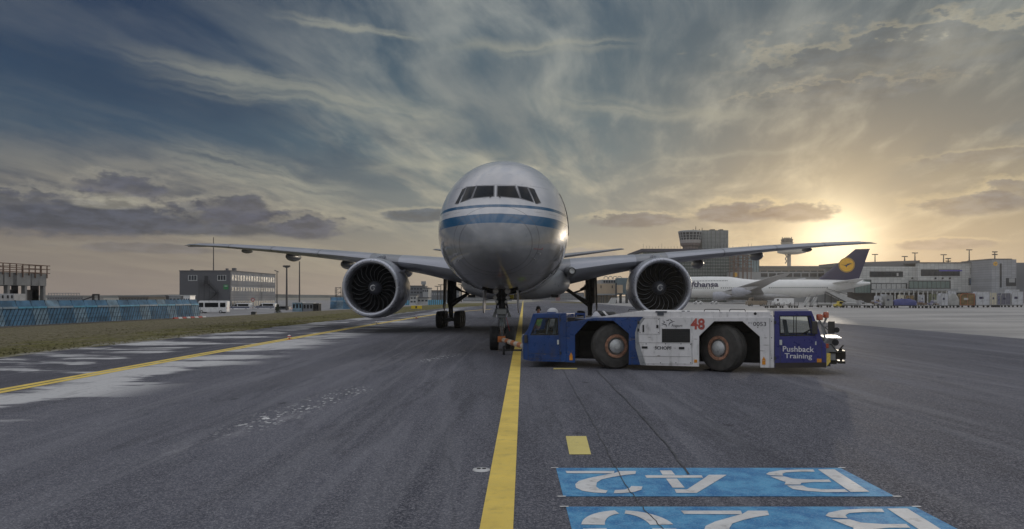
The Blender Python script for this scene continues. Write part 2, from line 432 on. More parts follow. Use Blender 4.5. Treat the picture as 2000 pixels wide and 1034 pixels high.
def concrete_mat():
    m = bpy.data.materials.new('apron concrete'); m.use_nodes = True; T = NT(m.node_tree); b = m.node_tree.nodes['Principled BSDF']
    tc = T.new('ShaderNodeTexCoord'); v = E(T, tc.outputs['Object']); x, y, z = T.sep(v)
    n = T.noise(T.comb(x*.05, y*.12, 0.0), 1.0, 6, .6); n2 = T.noise(v, 1.5, 6, .6)
    c = T.mix(T.step(n*.6+n2*.4, .38, .62), (.27,.26,.25), (.46,.44,.42))
    jx = T.m('ABSOLUTE', T.m('PINGPONG', x, 3.75) - 0.0); jy = T.m('PINGPONG', y, 3.75)
    c = T.mix(T.m('MAXIMUM', T.step(jx, .03, .08, 1, 0), T.step(jy, .03, .1, 1, 0))*.6, c, (.12,.11,.1))
    # two dark worn taxi bands across the apron
    wv = T.noise(T.comb(x*.02, y*.09, 7.0), 1.0, 5, .6)
    c = T.mix(T.step(wv, .52, .62)*.45, c, (.15,.145,.15))
    T.put(b.inputs['Base Color'], c); T.put(b.inputs['Roughness'], T.step(n2, .3, .7, .5, .75))
    return m
CONC = concrete_mat()
def grass_mat():
    m = bpy.data.materials.new('grass'); m.use_nodes = True; T = NT(m.node_tree); b = m.node_tree.nodes['Principled BSDF']
    tc = T.new('ShaderNodeTexCoord'); v = E(T, tc.outputs['Object']); x, y, z = T.sep(v)
    n = T.noise(v, .35, 6, .62); n2 = T.noise(v, 3.0, 6, .7); n3 = T.noise(T.comb(x*1.4, y*.5, 3.0), 1.0, 6, .65, .4)
    c = T.mix(T.step(n2, .35, .65), (.09,.088,.028), (.20,.18,.07))
    dry = T.step(x, -31, -24, 1, 0)
    c = T.mix(T.step(n + dry*.16, .46, .60)*.8, c, T.mix(T.step(n2, .4, .6), (.115,.098,.062), (.25,.215,.15)))
    c = T.mix(T.step(n3, .56, .66)*.35, c, (.07,.065,.04))
    edge = T.step(x, -21.6, -20.2)*T.step(y, 60, 35)
    c = T.mix(edge*T.step(n3, .42, .52)*.8, c, (.40,.38,.36))
    c = T.mix(T.step(T.noise(v, 9.0, 5, .75), .52, .70)*.55, c, (.30,.26,.17)); c = T.mix(T.step(T.noise(v, 6.0, 5, .75), .46, .34)*.5, c, (.035,.035,.018))
    T.put(b.inputs['Base Color'], c); b.inputs['Roughness'].default_value = .95; b.inputs['Specular IOR Level'].default_value = .1
    bn = T.new('ShaderNodeBump'); bn.inputs['Strength'].default_value = .9; bn.inputs['Distance'].default_value = .15
    T.put(bn.inputs['Height'], n2 + n3); T.nt.links.new(bn.outputs[0], b.inputs['Normal'])
    MATS['grass'] = m; return m
GRASS = grass_mat()
ROADM = mat('service road asphalt', (.26,.25,.25), .8, var=.25, vscale=.2, bump=.2)
BASEM = mat('bare ground', (.22,.21,.17), .95, var=.3, vscale=.02)

def strips(name, xs_of_y, ys, lift, m):
    """rows at ys; xs_of_y(y) -> list of x ; z follows the terrain"""
    mb = MB(); rows = [[(x, y, tz(x)+lift) for x in xs_of_y(y)] for y in ys]
    n = len(rows[0])
    for r in rows: mb.v += r
    for j in range(len(rows)-1):
        for i in range(n-1): mb.f.append((j*n+i, j*n+i+1, (j+1)*n+i+1, (j+1)*n+i)); mb.mi.append(0)
    o = mb.build(name, m); return tag(o, kind='structure')
def interp(tab, y):
    for (y0, x0), (y1, x1) in zip(tab, tab[1:]):
        if y <= y1: return x0+(x1-x0)*max(0, (y-y0))/(y1-y0)
    return tab[-1][1]
YS = [-60, 0, 10, 20, 30, 40, 50, 60, 70, 87, 105, 125, 145, 165, 185, 205, 240, 300, 420, 600]
strips('ground', lambda y: [-6000, -51, -21, 6000], [-300, 0, 100, 400, 1500, 9000], 0, BASEM)
EDGE = [(-60, -20.5), (30, -20.3), (60, -19), (87, -17.4), (125, -16.2), (158, -14.8), (205, -8), (300, 4), (600, 30)]
OUT = [(-60, -58.5), (86, -57.5), (125, -53.5), (165, -49), (190, -36), (215, -29), (300, -12), (600, 20)]
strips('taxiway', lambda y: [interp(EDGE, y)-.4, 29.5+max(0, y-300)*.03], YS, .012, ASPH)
strips('apron', lambda y: [29.5+max(0, y-300)*.03, 900], YS+[1400], .010, CONC)
def gx(y):
    e = interp(EDGE, y); o = min(interp(OUT, y), e-2)
    return [o, max(o, min(-51, e)), max(o, min(-41, e)), max(o, min(-31, e)), max(o, min(-21, e)), e]
def grass_strip():
    mb = MB(); ys = [-60]+[i*3 for i in range(-2, 100)]; xs = 26
    rows = []
    for y in ys:
        e = interp(EDGE, y); o = min(interp(OUT, y), e-2)
        r = []
        for i in range(xs):
            x = o+(e-o)*i/(xs-1); ed = min(i, xs-1-i)
            r.append((x + (random.uniform(-.25, .25) if i == xs-1 and y < 80 else 0), y, tz(x) + .02 + (random.uniform(0, .10) if ed > 0 else 0)))
        rows.append(r)
    for r in rows: mb.v += r
    for j in range(len(rows)-1):
        for i in range(xs-1): mb.f.append((j*xs+i, j*xs+i+1, (j+1)*xs+i+1, (j+1)*xs+i)); mb.mi.append(0)
    return mb.build('grass_verge', GRASS, smooth=True)
tag(grass_strip(), kind='structure')
# loose tufts along the verge
tf = MB()
for i in range(7000):
    y = random.uniform(22, 110); e = interp(EDGE, y)
    x = e - abs(random.gauss(0, 7)) - .1 if random.random() < .7 else random.uniform(-56, e)
    if x < -56: continue
    h = random.uniform(.03, .10)*(1.3 if random.random() < .1 else 1); z0 = tz(x)+.03
    for q in range(4):
        a = random.uniform(0, 6.28); w = random.uniform(.01, .035); l = random.uniform(-.1, .1)
        tf.add([(x-w*math.cos(a), y-w*math.sin(a), z0), (x+w*math.cos(a), y+w*math.sin(a), z0), (x+l, y+l, z0+h)], [(0, 1, 2)])
GB = mat('grass blades', (.19,.175,.085), .9, var=.6, vscale=.5, spec=.1)
tag(tf.build('grass_tufts', GB, recalc=False), 'short olive and straw coloured grass growing on the verge left of the taxiway', 'grass', kind='stuff')
# service road beyond the verge, low hills
strips('service_road', lambda y: [-900, min(interp(OUT, y), interp(EDGE, y)-2)-.1], [100, 125, 145, 165, 185, 205, 300, 600], .012, ROADM)
hm = MB()
pts = []
for i in range(90):
    a = -1.15 + i*2.3/89; R = 2600
    h = 4 + 3*math.sin(i*.35)*math.sin(i*.11+1) + random.uniform(0, 2) + (3 if a < -.1 else 0)
    pts.append((math.sin(a)*R, math.cos(a)*R, max(3, h)))
for (a, b) in zip(pts, pts[1:]):
    hm.add([(a[0], a[1], -3), (b[0], b[1], -3), b, a, (b[0]*1.1, b[1]*1.1, -3), (a[0]*1.1, a[1]*1.1, -3)], [(0,1,2,3), (3,2,4,5)])
tag(hm.build('hills', mat('far woodland', (.13,.15,.16), .95, var=.4, vscale=.01)), kind='structure')

# painted lines
YEL = mat('yellow road paint', (.80,.58,.115), .65, var=.10, vscale=1.2, dirt=.28, bump=.3, bscale=60)
def ribbon(name, pts, w, lift, m, mb=None):
    mb = mb or MB(); n = len(pts); base = len(mb.v)
    for i, (x, y) in enumerate(pts):
        a = Vector(pts[max(0, i-1)]); b = Vector(pts[min(n-1, i+1)]); d = (b-a).normalized(); q = Vector((-d.y, d.x))*w/2
        mb.v += [(x+q.x, y+q.y, tz(x)+lift), (x-q.x, y-q.y, tz(x)+lift)]
    for i in range(n-1): mb.f.append((base+2*i, base+2*i+1, base+2*i+3, base+2*i+2)); mb.mi.append(0)
    return mb
cl = ribbon('', [(-.163+.0151*(y-8), y) for y in (-5, 8, 15, 30, 60, 120, 250, 500)], .35, .018, YEL)
tag(cl.build('centre_line', YEL), kind='structure')
E1 = [(-12.9, -10), (-13.12, 8), (-13.1, 19.6), (-13.0, 32), (-12.8, 44), (-12.2, 65), (-11.6, 82), (-10.5, 104), (-8.6, 125), (-4, 150)]
el_ = MB()
for off in (-.19, .17): ribbon('', [(x+off, y) for x, y in E1], .27, .018, YEL, el_)
ribbon('', [(x, y) for x, y in E1], .18, .016, YEL, el_) if False else None
tag(el_.build('edge_line', YEL), kind='structure')
wl = ribbon('', [G(700, 624.5), G(1200, 624.5)], .10, .016, None); WP = mat('white road paint', (.72,.71,.69), .6, var=.1, vscale=3, dirt=.3, bump=.2)
tag(wl.build('white_cross_line', WP), kind='structure')
ds = MB()
for q in ([(1105,854),(1145,854),(1154.5,890),(1112,890)], [(1082,720),(1128,720),(1126,722.5),(1080,722.5)]):
    ds.sheet([G(*p) for p in q], lambda u, v: (u, v, .018))
tag(ds.build('yellow_dashes', mat('yellow dash paint', (.70,.58,.19), .65, var=.06, vscale=3, dirt=.2, bump=.3, bscale=60)), kind='structure')
# tar seams
TAR = mat('tar seam', (.04,.04,.044), .5, var=.4, vscale=5)
def seam(pts, w, sd):
    random.seed(sd); P = [G(*p) for p in pts]; out = []
    for (a, b) in zip(P, P[1:]):
        k = 8
        for i in range(k): out.append((a[0]+(b[0]-a[0])*i/k+random.uniform(-.015, .015), a[1]+(b[1]-a[1])*i/k))
    out.append(P[-1]); return ribbon('', out, w, .027, TAR)
s1 = seam([(1098, 722), (1125, 770), (1160, 832), (1190, 892), (1222, 950), (1250, 990), (1290, 1034), (1380, 1130)], .011, 1)
s1b = seam([(1165, 725), (1230, 790), (1300, 868), (1345, 930)], .030, 3)
tag(s1.build('tar_seam', TAR), kind='structure')
tag(s1b.build('tar_seam', mat('worn seam', (.062,.062,.07), .7, var=.5, vscale=9)), kind='structure')

# painted taxiway designators: two blue panels, letters facing the other way
def blue_mat():
    m = bpy.data.materials.new('blue road paint'); m.use_nodes = True; T = NT(m.node_tree); b = m.node_tree.nodes['Principled BSDF']
    v = E(T, T.new('ShaderNodeTexCoord').outputs['Object']); n = T.noise(v, 2.2, 8, .7); n2 = T.noise(v, 45, 4, .7)
    c = T.mix(T.step(n, .36, .62), (.022,.16,.38), (.10,.35,.58)); c = T.mix(T.step(n2, .52, .66)*.6, c, (.30,.46,.58)); c = T.mix(T.step(n2, .44, .32)*.35, c, (.02,.07,.15))
    T.put(b.inputs['Base Color'], c); b.inputs['Roughness'].default_value = .7
    bn = T.new('ShaderNodeBump'); bn.inputs['Strength'].default_value = .4; bn.inputs['Distance'].default_value = .01; T.put(bn.inputs['Height'], n2); T.nt.links.new(bn.outputs[0], b.inputs['Normal'])
    return m
BLUEP = blue_mat(); WHT = mat('white stencil paint', (.68,.67,.65), .65, var=.12, vscale=2, dirt=.5, bump=.3, bscale=60)
c4 = lambda L: [G(1060+x*.47, 820+y*.47) for x, y in L]
two = [c4([(95,220),(298,220),(296,230),(100,229)]),
       c4([(322,220),(388,220),(385,232),(340,237),(290,245),(245,255),(225,268),(222,285),(235,296),(270,302),(262,313),(210,310),(165,303),(138,290),(135,275),(150,262),(190,250),(250,238),(300,228)]),
       c4([(300,300),(340,298),(362,291),(368,283),(415,285),(410,298),(380,308),(330,313),(295,313)])]
four = [c4([(425,238),(660,238),(666,248),(432,249)]), c4([(487,218),(535,218),(550,236),(498,236)]), c4([(512,252),(558,252),(590,290),(540,290)]),
        c4([(548,297),(600,297),(672,250),(690,236),(765,236),(640,312),(555,312)])]
bee = [c4([(1143,213),(1212,213),(1358,307),(1280,308)]),
       c4([(1125,214),(1060,214),(990,217),(940,225),(928,233),(945,238),(1000,240),(995,232),(1010,226),(1060,223),(1130,223)]),
       c4([(945,243),(1005,243),(1040,252),(1110,256),(1190,256),(1200,266),(1130,266),(1075,270),(1070,277),(1005,277),(1010,266),(985,258)]),
       c4([(1015,281),(1080,281),(1100,290),(1160,297),(1255,297),(1272,308),(1180,309),(1100,304),(1040,296)])]
def arc(cx, cy, rx, ry, tx, ty, a0, a1, n=10):
    o = [(cx+rx*math.cos(rad(a0+(a1-a0)*i/n)), cy+ry*math.sin(rad(a0+(a1-a0)*i/n))) for i in range(n+1)]
    i_ = [(cx+(rx-tx)*math.cos(rad(a0+(a1-a0)*i/n)), cy+(ry-ty)*math.sin(rad(a0+(a1-a0)*i/n))) for i in range(n+1)]
    return o + i_[::-1]
zero = [arc(1.22, 8.05, .49, .61, .25, .13, *r) for r in ((97, 173), (7, 83), (-83, -7), (187, 263))]
off = lambda polys, dx, dy: [[(x+dx, y+dy) for x, y in p] for p in polys]
def designator(y0, y1, glyphs, label):
    t = thing('ground_marking', label, 'marking', (2.63, (y0+y1)/2, 0))
    MB().sheet([(.62, y0), (4.63, y0), (4.63, y1), (.62, y1)], lambda u, v: (u, v, .018)).build('panel', BLUEP, t, world=True)
    for name, g in glyphs:
        mb = MB()
        for p in g: mb.sheet(p, lambda u, v: (u, v, .023))
        mb.build(name, WHT, t, world=True)
    mb = MB()
    for x in (.60, 4.65):
        for y in (y0, y1): mb.sheet([(x-.05, y-.02), (x+.05, y-.02), (x+.05, y+.02), (x-.05, y+.02)], lambda u, v: (u, v, .021))
    mb.build('corner_mark', WHT, t, world=True)
designator(9.28, 10.83, [('letter', bee), ('digit', four), ('digit', two)], 'blue painted panel reading B42 upside down on the asphalt, the farther of two')
designator(7.28, 8.83, [('letter', off(bee, 0, -1.98)), ('digit', off(two, 1.16, -1.97)), ('digit', zero)], 'blue painted panel reading B20 upside down, cut by the bottom of the picture')

# inset light and edge markers
DARK = mat('black rubber', (.02,.02,.022), .7); STEEL = mat('galvanised steel', (.42,.42,.43), .45, .6, var=.2, vscale=4); LAMPW = mat('lamp lens', (.8,.8,.78), .15, coat=1)
gx_, gy_ = G(940, 920)
t = thing('inset_light', 'round white inset taxiway light beside the yellow centre line', 'light', (gx_, gy_, .012))
MB().lathe([(0, .125), (.012, .118), (.018, .075), (.018, .001)], (0,0,0), (0,0,1), 28).build('rim', mat('inset light cast rim', (.62,.61,.60), .4, .3), t, smooth=True)
mb = MB(); [mb.box(x0, x0+.05, -.02, .02, .014, .026) for x0 in (-.06, .015)]; mb.build('lens', DARK, t)
for (px, py, lab, red) in ((565, 664, 'red and white striped edge marker by the yellow edge line, nearest of the small markers', True), (735, 634, 'small pale edge marker beside the yellow line under the left engine', False), (813, 622.5, 'small orange edge marker on the far yellow line right of the left engine', True)):
    x, y = G(px, py)
    t = thing('edge_marker', lab, 'marker', (x, y, .012), group='markers along the taxiway edge')
    MB().lathe([(0,.16),(.03,.16),(.04,.05),(.10,.045)], (0,0,0), (0,0,1), 14).build('base', mat('orange plastic', (.6,.2,.04), .5) if red else STEEL, t, smooth=True)
    MB().lathe([(.10,.09),(.16,.11),(.24,.085),(.27,.02),(.28,.001)], (0,0,0), (0,0,1), 14).build('lens', mat('marker white cap', (.75,.7,.7), .4) , t, smooth=True)
    if red: MB().lathe([(.15,.112),(.175,.115),(.2,.108)], (0,0,0), (0,0,1), 14).build('stripe', mat('red band', (.5,.03,.03), .5), t, smooth=True)
# ================================================================== WIDEBODY AIRLINER, nose towards us
YAW = -math.atan(.0425)
AX0, AY0 = -.70, 29.0
jet = thing('airliner', 'big twin-engine jet airliner with two blue stripes round its nose, facing the camera', 'airplane', (AX0, AY0, 0), YAW)
def paint_mat():
    m = bpy.data.materials.new('fuselage paint'); m.use_nodes = True; T = NT(m.node_tree); b = m.node_tree.nodes['Principled BSDF']
    v = E(T, T.new('ShaderNodeTexCoord').outputs['Object']); x, y, z = T.sep(v)
    n = T.noise(v, .5, 6, .6); n2 = T.noise(T.vmul(v, (1, .3, 1)), 3, 6, .7)
    white = T.mix(T.step(n, .35, .65), (.50,.50,.515), (.56,.555,.57))
    grey = T.mix(T.step(n, .35, .65), (.20,.205,.215), (.26,.265,.275))
    blue = (.003,.072,.165)
    inb = lambda a, b_: T.step(z, a-.006, a+.006)*T.step(z, b_-.006, b_+.006, 1, 0)
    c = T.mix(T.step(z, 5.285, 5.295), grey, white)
    c = T.mix(inb(5.29, 5.71), c, blue); c = T.mix(inb(6.03, 6.17), c, blue)
    def line(val, w): return T.step(T.m('ABSOLUTE', val), w, w*1.8, 1, 0)
    seams = line(y-1.75-(z-4.4)*.10, .009)
    seams = T.m('MAXIMUM', seams, line(y-8.0, .012)); seams = T.m('MAXIMUM', seams, line(y-13.5, .012))
    seams = T.m('MAXIMUM', seams, line(T.m('PINGPONG', y-1.3, 2.6)-.02, .010)*.6)
    seams = T.m('MAXIMUM', seams, line(T.m('PINGPONG', z+y*0.0, .62)-.31, .006)*T.step(y, 2.4, 2.5)*T.step(T.noise(T.comb(0.0, y*.9, z*1.2), 1, 1), .47, .5)*.6)
    rv_ = T.step(T.m('PINGPONG', y*1.0+.05, .06), .010, .016, 1, 0)*T.step(T.m('ABSOLUTE', T.m('PINGPONG', z, .62)-.27), .006, .012, 1, 0)
    seams = T.m('MAXIMUM', seams, rv_*.5*T.step(y, 2.4, 2.5))
    seams = T.m('MAXIMUM', seams, line(z-3.35, .004)*T.step(y, 2, 2.1)*.7)
    c = T.mix(seams*.9, c, (.06,.06,.07))
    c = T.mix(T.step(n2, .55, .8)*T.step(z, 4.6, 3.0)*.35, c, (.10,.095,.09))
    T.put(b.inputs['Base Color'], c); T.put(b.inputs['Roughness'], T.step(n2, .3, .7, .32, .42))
    b.inputs['Coat Weight'].default_value = .8; b.inputs['Coat Roughness'].default_value = .03; b.inputs['Coat IOR'].default_value = 1.5; b.inputs['Specular IOR Level'].default_value = .04
    bn = T.new('ShaderNodeBump'); bn.inputs['Strength'].default_value = .12; bn.inputs['Distance'].default_value = .03
    T.put(bn.inputs['Height'], T.noise(v, 1.1, 3, .5)); T.nt.links.new(bn.outputs[0], b.inputs['Coat Normal'])
    return m
PAINT = paint_mat()
# station: y, top z, bottom z, half width, z of widest point
ST = [(0.0,4.42,4.38,.02,4.4),(.04,4.62,4.18,.24,4.40),(.15,4.82,4.02,.46,4.42),(.35,5.05,3.84,.72,4.44),(.6,5.25,3.70,.95,4.47),(1.0,5.53,3.51,1.25,4.52),(1.5,5.84,3.33,1.56,4.6),
      (2.0,6.13,3.18,1.83,4.69),(2.5,6.45,3.06,2.06,4.79),(2.9,6.78,2.98,2.22,4.87),(3.3,7.10,2.90,2.36,4.95),(3.8,7.44,2.83,2.51,5.04),(4.3,7.72,2.77,2.63,5.13),(5.0,8.02,2.69,2.77,5.24),
      (5.8,8.28,2.62,2.90,5.36),(6.6,8.47,2.57,2.99,5.46),(7.4,8.60,2.54,3.05,5.54),(8.4,8.69,2.52,3.09,5.60),(9.6,8.72,2.52,3.10,5.62)]
ST = [(y, zt+.27*max(0, min(1, (y-2.6)/5))**.8, zb, hw, zc) for (y, zt, zb, hw, zc) in ST]
def st_at(y):
    for a, b in zip(ST, ST[1:]):
        if y <= b[0]:
            t = (y-a[0])/(b[0]-a[0]); return tuple(p+(q-p)*t for p, q in zip(a, b))
    return ST[-1]
def cat(y):
    """smooth (Catmull-Rom in station index) interpolation"""
    for i in range(len(ST)-1):
        if y <= ST[i+1][0]:
            p0, p1, p2, p3 = ST[max(0,i-1)], ST[i], ST[i+1], ST[min(len(ST)-1,i+2)]
            h = p2[0]-p1[0]; t = (y-p1[0])/h; o = [y]
            for k in range(1, 5):
                m1 = (p2[k]-p0[k])/max(1e-6, p2[0]-p0[0])*h if i > 0 else (p2[k]-p1[k])
                m2 = (p3[k]-p1[k])/max(1e-6, p3[0]-p1[0])*h
                if i == 0: m1 = (p2[k]-p1[k])*1.6
                t2, t3 = t*t, t*t*t
                o.append((2*t3-3*t2+1)*p1[k]+(t3-2*t2+t)*m1+(-2*t3+3*t2)*p2[k]+(t3-t2)*m2)
            return o
    return list(ST[-1])
TAIL = [(40,8.99,2.52,3.10,5.62),(44,8.95,2.75,3.08,5.7),(48,8.85,3.35,2.9,5.95),(52,8.68,4.2,2.5,6.35),(56,8.6,5.1,1.9,6.8),(59,8.45,5.8,1.3,7.1),(61.5,8.2,6.3,.6,7.3),(62.8,7.7,6.8,.15,7.3)]
ANG = sorted(set([i*5.0 for i in range(72)] + [270-16, 270+16, 270-12, 270+12, 270-8, 270+8, 270-4, 270+4]))
def ring(s):
    y, zt, zb, hw, zc = s; r = []
    for a in ANG:
        c, n = math.cos(rad(a)), math.sin(rad(a)); p = 2.0/2.08
        cc = math.copysign(abs(c)**p, c); nn = math.copysign(abs(n)**p, n)
        r.append((hw*cc, y, zc + (nn*(zt-zc) if n > 0 else nn*(zc-zb))))
    return r
ys = [0,.01,.03,.06,.1,.15,.22,.3,.4,.5,.62,.75,.9] + [1.05+.15*i for i in range(19)] + [3.9+.2*i for i in range(2)] + [4.3,4.5,4.8,5.1,5.4,5.7,6,6.3,6.6,6.9,7.2,7.5,8,8.5,9,9.6]
ys = sorted(set(round(y, 3) for y in ys))
rings = [ring(cat(y)) for y in ys] + [ring((y,)+TAIL[0][1:]) for y in (12,14,17,20,25,30,35)] + [ring(s) for s in TAIL]
fb = MB().loft(rings, caps=True)
YB0, YB1 = 4.3, 7.5
keep = []
for f in fb.f:
    if len(f) == 4:
        cx = sum(fb.v[i][0] for i in f)/4; cy = sum(fb.v[i][1] for i in f)/4; cz = sum(fb.v[i][2] for i in f)/4
        zb = cat(cy)
        if YB0 < cy < YB1 and abs(cx) < zb[3]*math.cos(rad(74)) and cz < 3.6: continue
    keep.append(f)
bv = BVHTree.FromPolygons([Vector(v) for v in fb.v], fb.f)
fb.f = keep; fb.mi = [0]*len(keep)
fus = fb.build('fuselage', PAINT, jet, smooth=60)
# things on the nose skin: rays from the front onto the fuselage give real surface points
JW = WM[jet.name]; JI = JW.inverted()
EYE = JI @ Vector((0, 0, CH))
def skin(px, py, lift=.004):
    tgt = JI @ W(px, py, 100); d = (tgt-EYE).normalized()
    h, n, i, _ = bv.ray_cast(EYE, d)
    if h is None: return None
    if n.dot(d) > 0: n = -n
    return h + n*lift
def dense(poly, k=6):
    o = []
    for a, b in zip(poly, poly[1:]+poly[:1]):
        for i in range(k): o.append((a[0]+(b[0]-a[0])*i/k, a[1]+(b[1]-a[1])*i/k))
    return o
def skin_quad(mb, q, lift, nu=8, nv=5, m=0):
    """q = tl, tr, br, bl in photo px"""
    base = len(mb.v); g = []
    for j in range(nv+1):
        for i in range(nu+1):
            u, v = i/nu, j/nv
            x = (q[0][0]*(1-u)+q[1][0]*u)*(1-v)+(q[3][0]*(1-u)+q[2][0]*u)*v
            y = (q[0][1]*(1-u)+q[1][1]*u)*(1-v)+(q[3][1]*(1-u)+q[2][1]*u)*v
            p = skin(x, y, lift); g.append(p)
    if any(p is None for p in g): return
    mb.v += [tuple(p) for p in g]
    for j in range(nv):
        for i in range(nu):
            a = base+j*(nu+1)+i; mb.f.append((a, a+1, a+nu+2, a+nu+1)); mb.mi.append(m)
WGL = mat('cockpit glass', (.005,.007,.010), .08, coat=0, var=.3, spec=.12); WFR = mat('window frame', (.13,.13,.14), .4, .3)
CP = lambda x, y: (860+x/7.384, 340+y/7.386)
wins = [[(533,180),(768,178),(765,318),(472,346)], [(830,180),(1070,180),(1140,348),(825,318)],
        [(388,196),(508,184),(440,348),(300,408)], [(1120,184),(1250,200),(1338,404),(1170,350)],
        [(320,222),(368,204),(262,432),(222,425)], [(1278,205),(1355,222),(1440,412),(1372,430)]]
for q in wins:
    cx = sum(p[0] for p in q)/4; cy = sum(p[1] for p in q)/4
    mb = MB(); qo = [(p[0]+(16 if p[0] > cx else -16), p[1]+(11 if p[1] > cy else -11)) for p in q]
    skin_quad(mb, [CP(*p) for p in qo], .006); f = mb.build('cockpit_window', WFR, jet, smooth=True)
    mb = MB(); skin_quad(mb, [CP(*p) for p in q], .012); mb.build('pane', WGL, f, smooth=True)
# wipers, small probes, static plates
for a, b in (((715,345),(735,325)), ((865,348),(850,325))):
    p, q = skin(*CP(*a), .03), skin(*CP(*b), .03); MB().bar(p, q, .03).build('wiper', DARK, jet)
C1 = lambda x, y: (840+x/3.5655, 300+y/3.5655)
for (x, y) in ((195,695),(222,735),(745,692),(712,728)):
    p = skin(*C1(x, y), 0); q = skin(*C1(x, y), .16); q2 = q + Vector((0, .22, 0)); mb = MB().bar(p, q, .035); mb.bar(q, q+Vector((0,-.16,0)), .03); mb.build('probe', STEEL, jet)
mb = MB(); mb.bar(skin(*C1(722,664), .006), skin(*C1(776,668), .006), .015); mb.bar(skin(*C1(776,668), .006), skin(*C1(785,658), .006), .015)
mb.build('warning_mark', mat('red marking', (.28,.02,.02), .5), jet)
# doors on both sides (outlines) and small blue flag marks on the right side
DL = mat('door seam', (.06,.06,.065), .6)
def side_pt(y, z, side, lift=.01):
    o = Vector((side*6, y, z)); h, n, i, _ = bv.ray_cast(o, Vector((-side, 0, 0)))
    return h + Vector((side*lift, 0, 0))
for side in (-1, 1):
    mb = MB(); c = [(7.1, 5.35), (8.15, 5.35), (8.15, 7.25), (7.1, 7.25)]
    P = dense(c, 5); S = [side_pt(y, z, side) for y, z in P]
    for a, b in zip(S, S[1:]+S[:1]): mb.bar(a, b, .02)
    mb.build('door_outline', DL, jet)
    mb = MB(); n = 24; S = [side_pt(11.2+.75*math.cos(6.283*i/n), 4.05+.5*math.sin(6.283*i/n), side) for i in range(n)]
    for a, b in zip(S, S[1:]+S[:1]): mb.bar(a, b, .025)
    mb.build('reflection_outline', mat('oval reflection', (.55,.55,.55), .5), jet)  # pale oval drawn on each flank as the engine's reflection
mb = MB(); b1 = [(8.8, 6.9), (11.5, 7.2), (11.5, 7.35), (8.8, 7.05)]
mb.sheet(dense(b1, 8), lambda u, v: side_pt(u, v, 1, .008)); mb.build('title_bar', mat('blue title paint', (.03,.14,.32), .3, coat=.8), jet, recalc=False)

# nose wheel well and doors
BAY = mat('wheel well', (.035,.036,.035), .8, var=.5, vscale=4); DKM = mat('dark gear metal', (.055,.058,.062), .5, .5, var=.4, vscale=8)
mb = MB(); w = .74
mb.box(-w, w, YB0+.02, YB1-.02, 3.75, 3.80); mb.box(-w-.04, -w, YB0, YB1, 2.75, 3.8); mb.box(w, w+.04, YB0, YB1, 2.75, 3.8); mb.box(-w, w, YB1-.05, YB1, 2.66, 3.75); mb.box(-w, w, YB0, YB0+.04, 2.82, 3.75)
random.seed(5)
for i in range(16): x = random.uniform(-.6, .6); mb.tube((x, YB0+.1, random.uniform(3.1, 3.7)), (x*.8, YB1-.1, random.uniform(3.1, 3.7)), .03)
mb.build('nose_gear_well', BAY, jet)
for s in (-1, 1):
    mb = MB(); pr = [(0, 0), (.0, -.10), (.14, -.75), (.60, -1.02), (1.15, -1.0), (1.5, -.45), (1.55, 0)]
    mb.prism([(4.45+u, 2.72+v) for u, v in pr], [], lambda u, v, w_: (s*(.70 + w_ + (2.72-v)*.05), u, v), 0, .05)
    mb.build('gear_door', mat('gear door paint', (.33,.33,.35), .4, coat=.3, dirt=.4), jet, bevel=.01)
    mb = MB(); mb.tube((s*.68, 5.2, 2.32), (s*.15, 5.75, 2.35), .02); mb.build('door_rod', DKM, jet)

TYRE = mat('tyre rubber', (.022,.022,.024), .78, var=.35, vscale=6, bump=.3, bscale=25)
RIM = mat('wheel rim', (.40,.40,.41), .45, .5, var=.2, vscale=8, dirt=.5)
def wheel(parent, c, R, w, axis=(1,0,0), rimR=.52, name='wheel', tyre=None, rim=None):
    c = Vector(c); a = Vector(axis).normalized(); h = w/2; rr = R*rimR
    prof = [(-h*.75, rr), (-h*.98, rr*1.12), (-h, (rr+R)/2), (-h*.90, R*.92), (-h*.66, R*.985)]
    g = [-.45,-.42,-.38,-.35,-.15,-.12,-.08,-.05,.05,.08,.12,.15,.35,.38,.42,.45]
    for i, k in enumerate(g): prof.append((h*k, R*(1.0 if (i % 4 in (0, 3)) else .975)))
    prof += [(h*.66, R*.985), (h*.90, R*.92), (h, (rr+R)/2), (h*.98, rr*1.12), (h*.75, rr)]
    t = MB().lathe(prof, c, a, 36).build(name, tyre or TYRE, parent, smooth=35)
    mb = MB()
    for s in (-1, 1):
        mb.lathe([(s*h*.76, rr*1.03), (s*h*.80, rr*.97), (s*h*.60, rr*.9), (s*h*.42, rr*.62), (s*h*.40, rr*.40), (s*h*.62, rr*.33), (s*h*.66, rr*.001)], c, a, 24)
    up = Vector((0,0,1)); q = a.cross(up).normalized(); r2 = a.cross(q)
    for s in (-1, 1):
        for i in range(8):
            t_ = 6.283*i/8; p = c + (q*math.cos(t_)+r2*math.sin(t_))*rr*.75; mb.tube(p+a*s*h*.45, p+a*s*h*.62, rr*.07, n=6)
    mb.build('rim', rim or RIM, t, smooth=35)
    return t
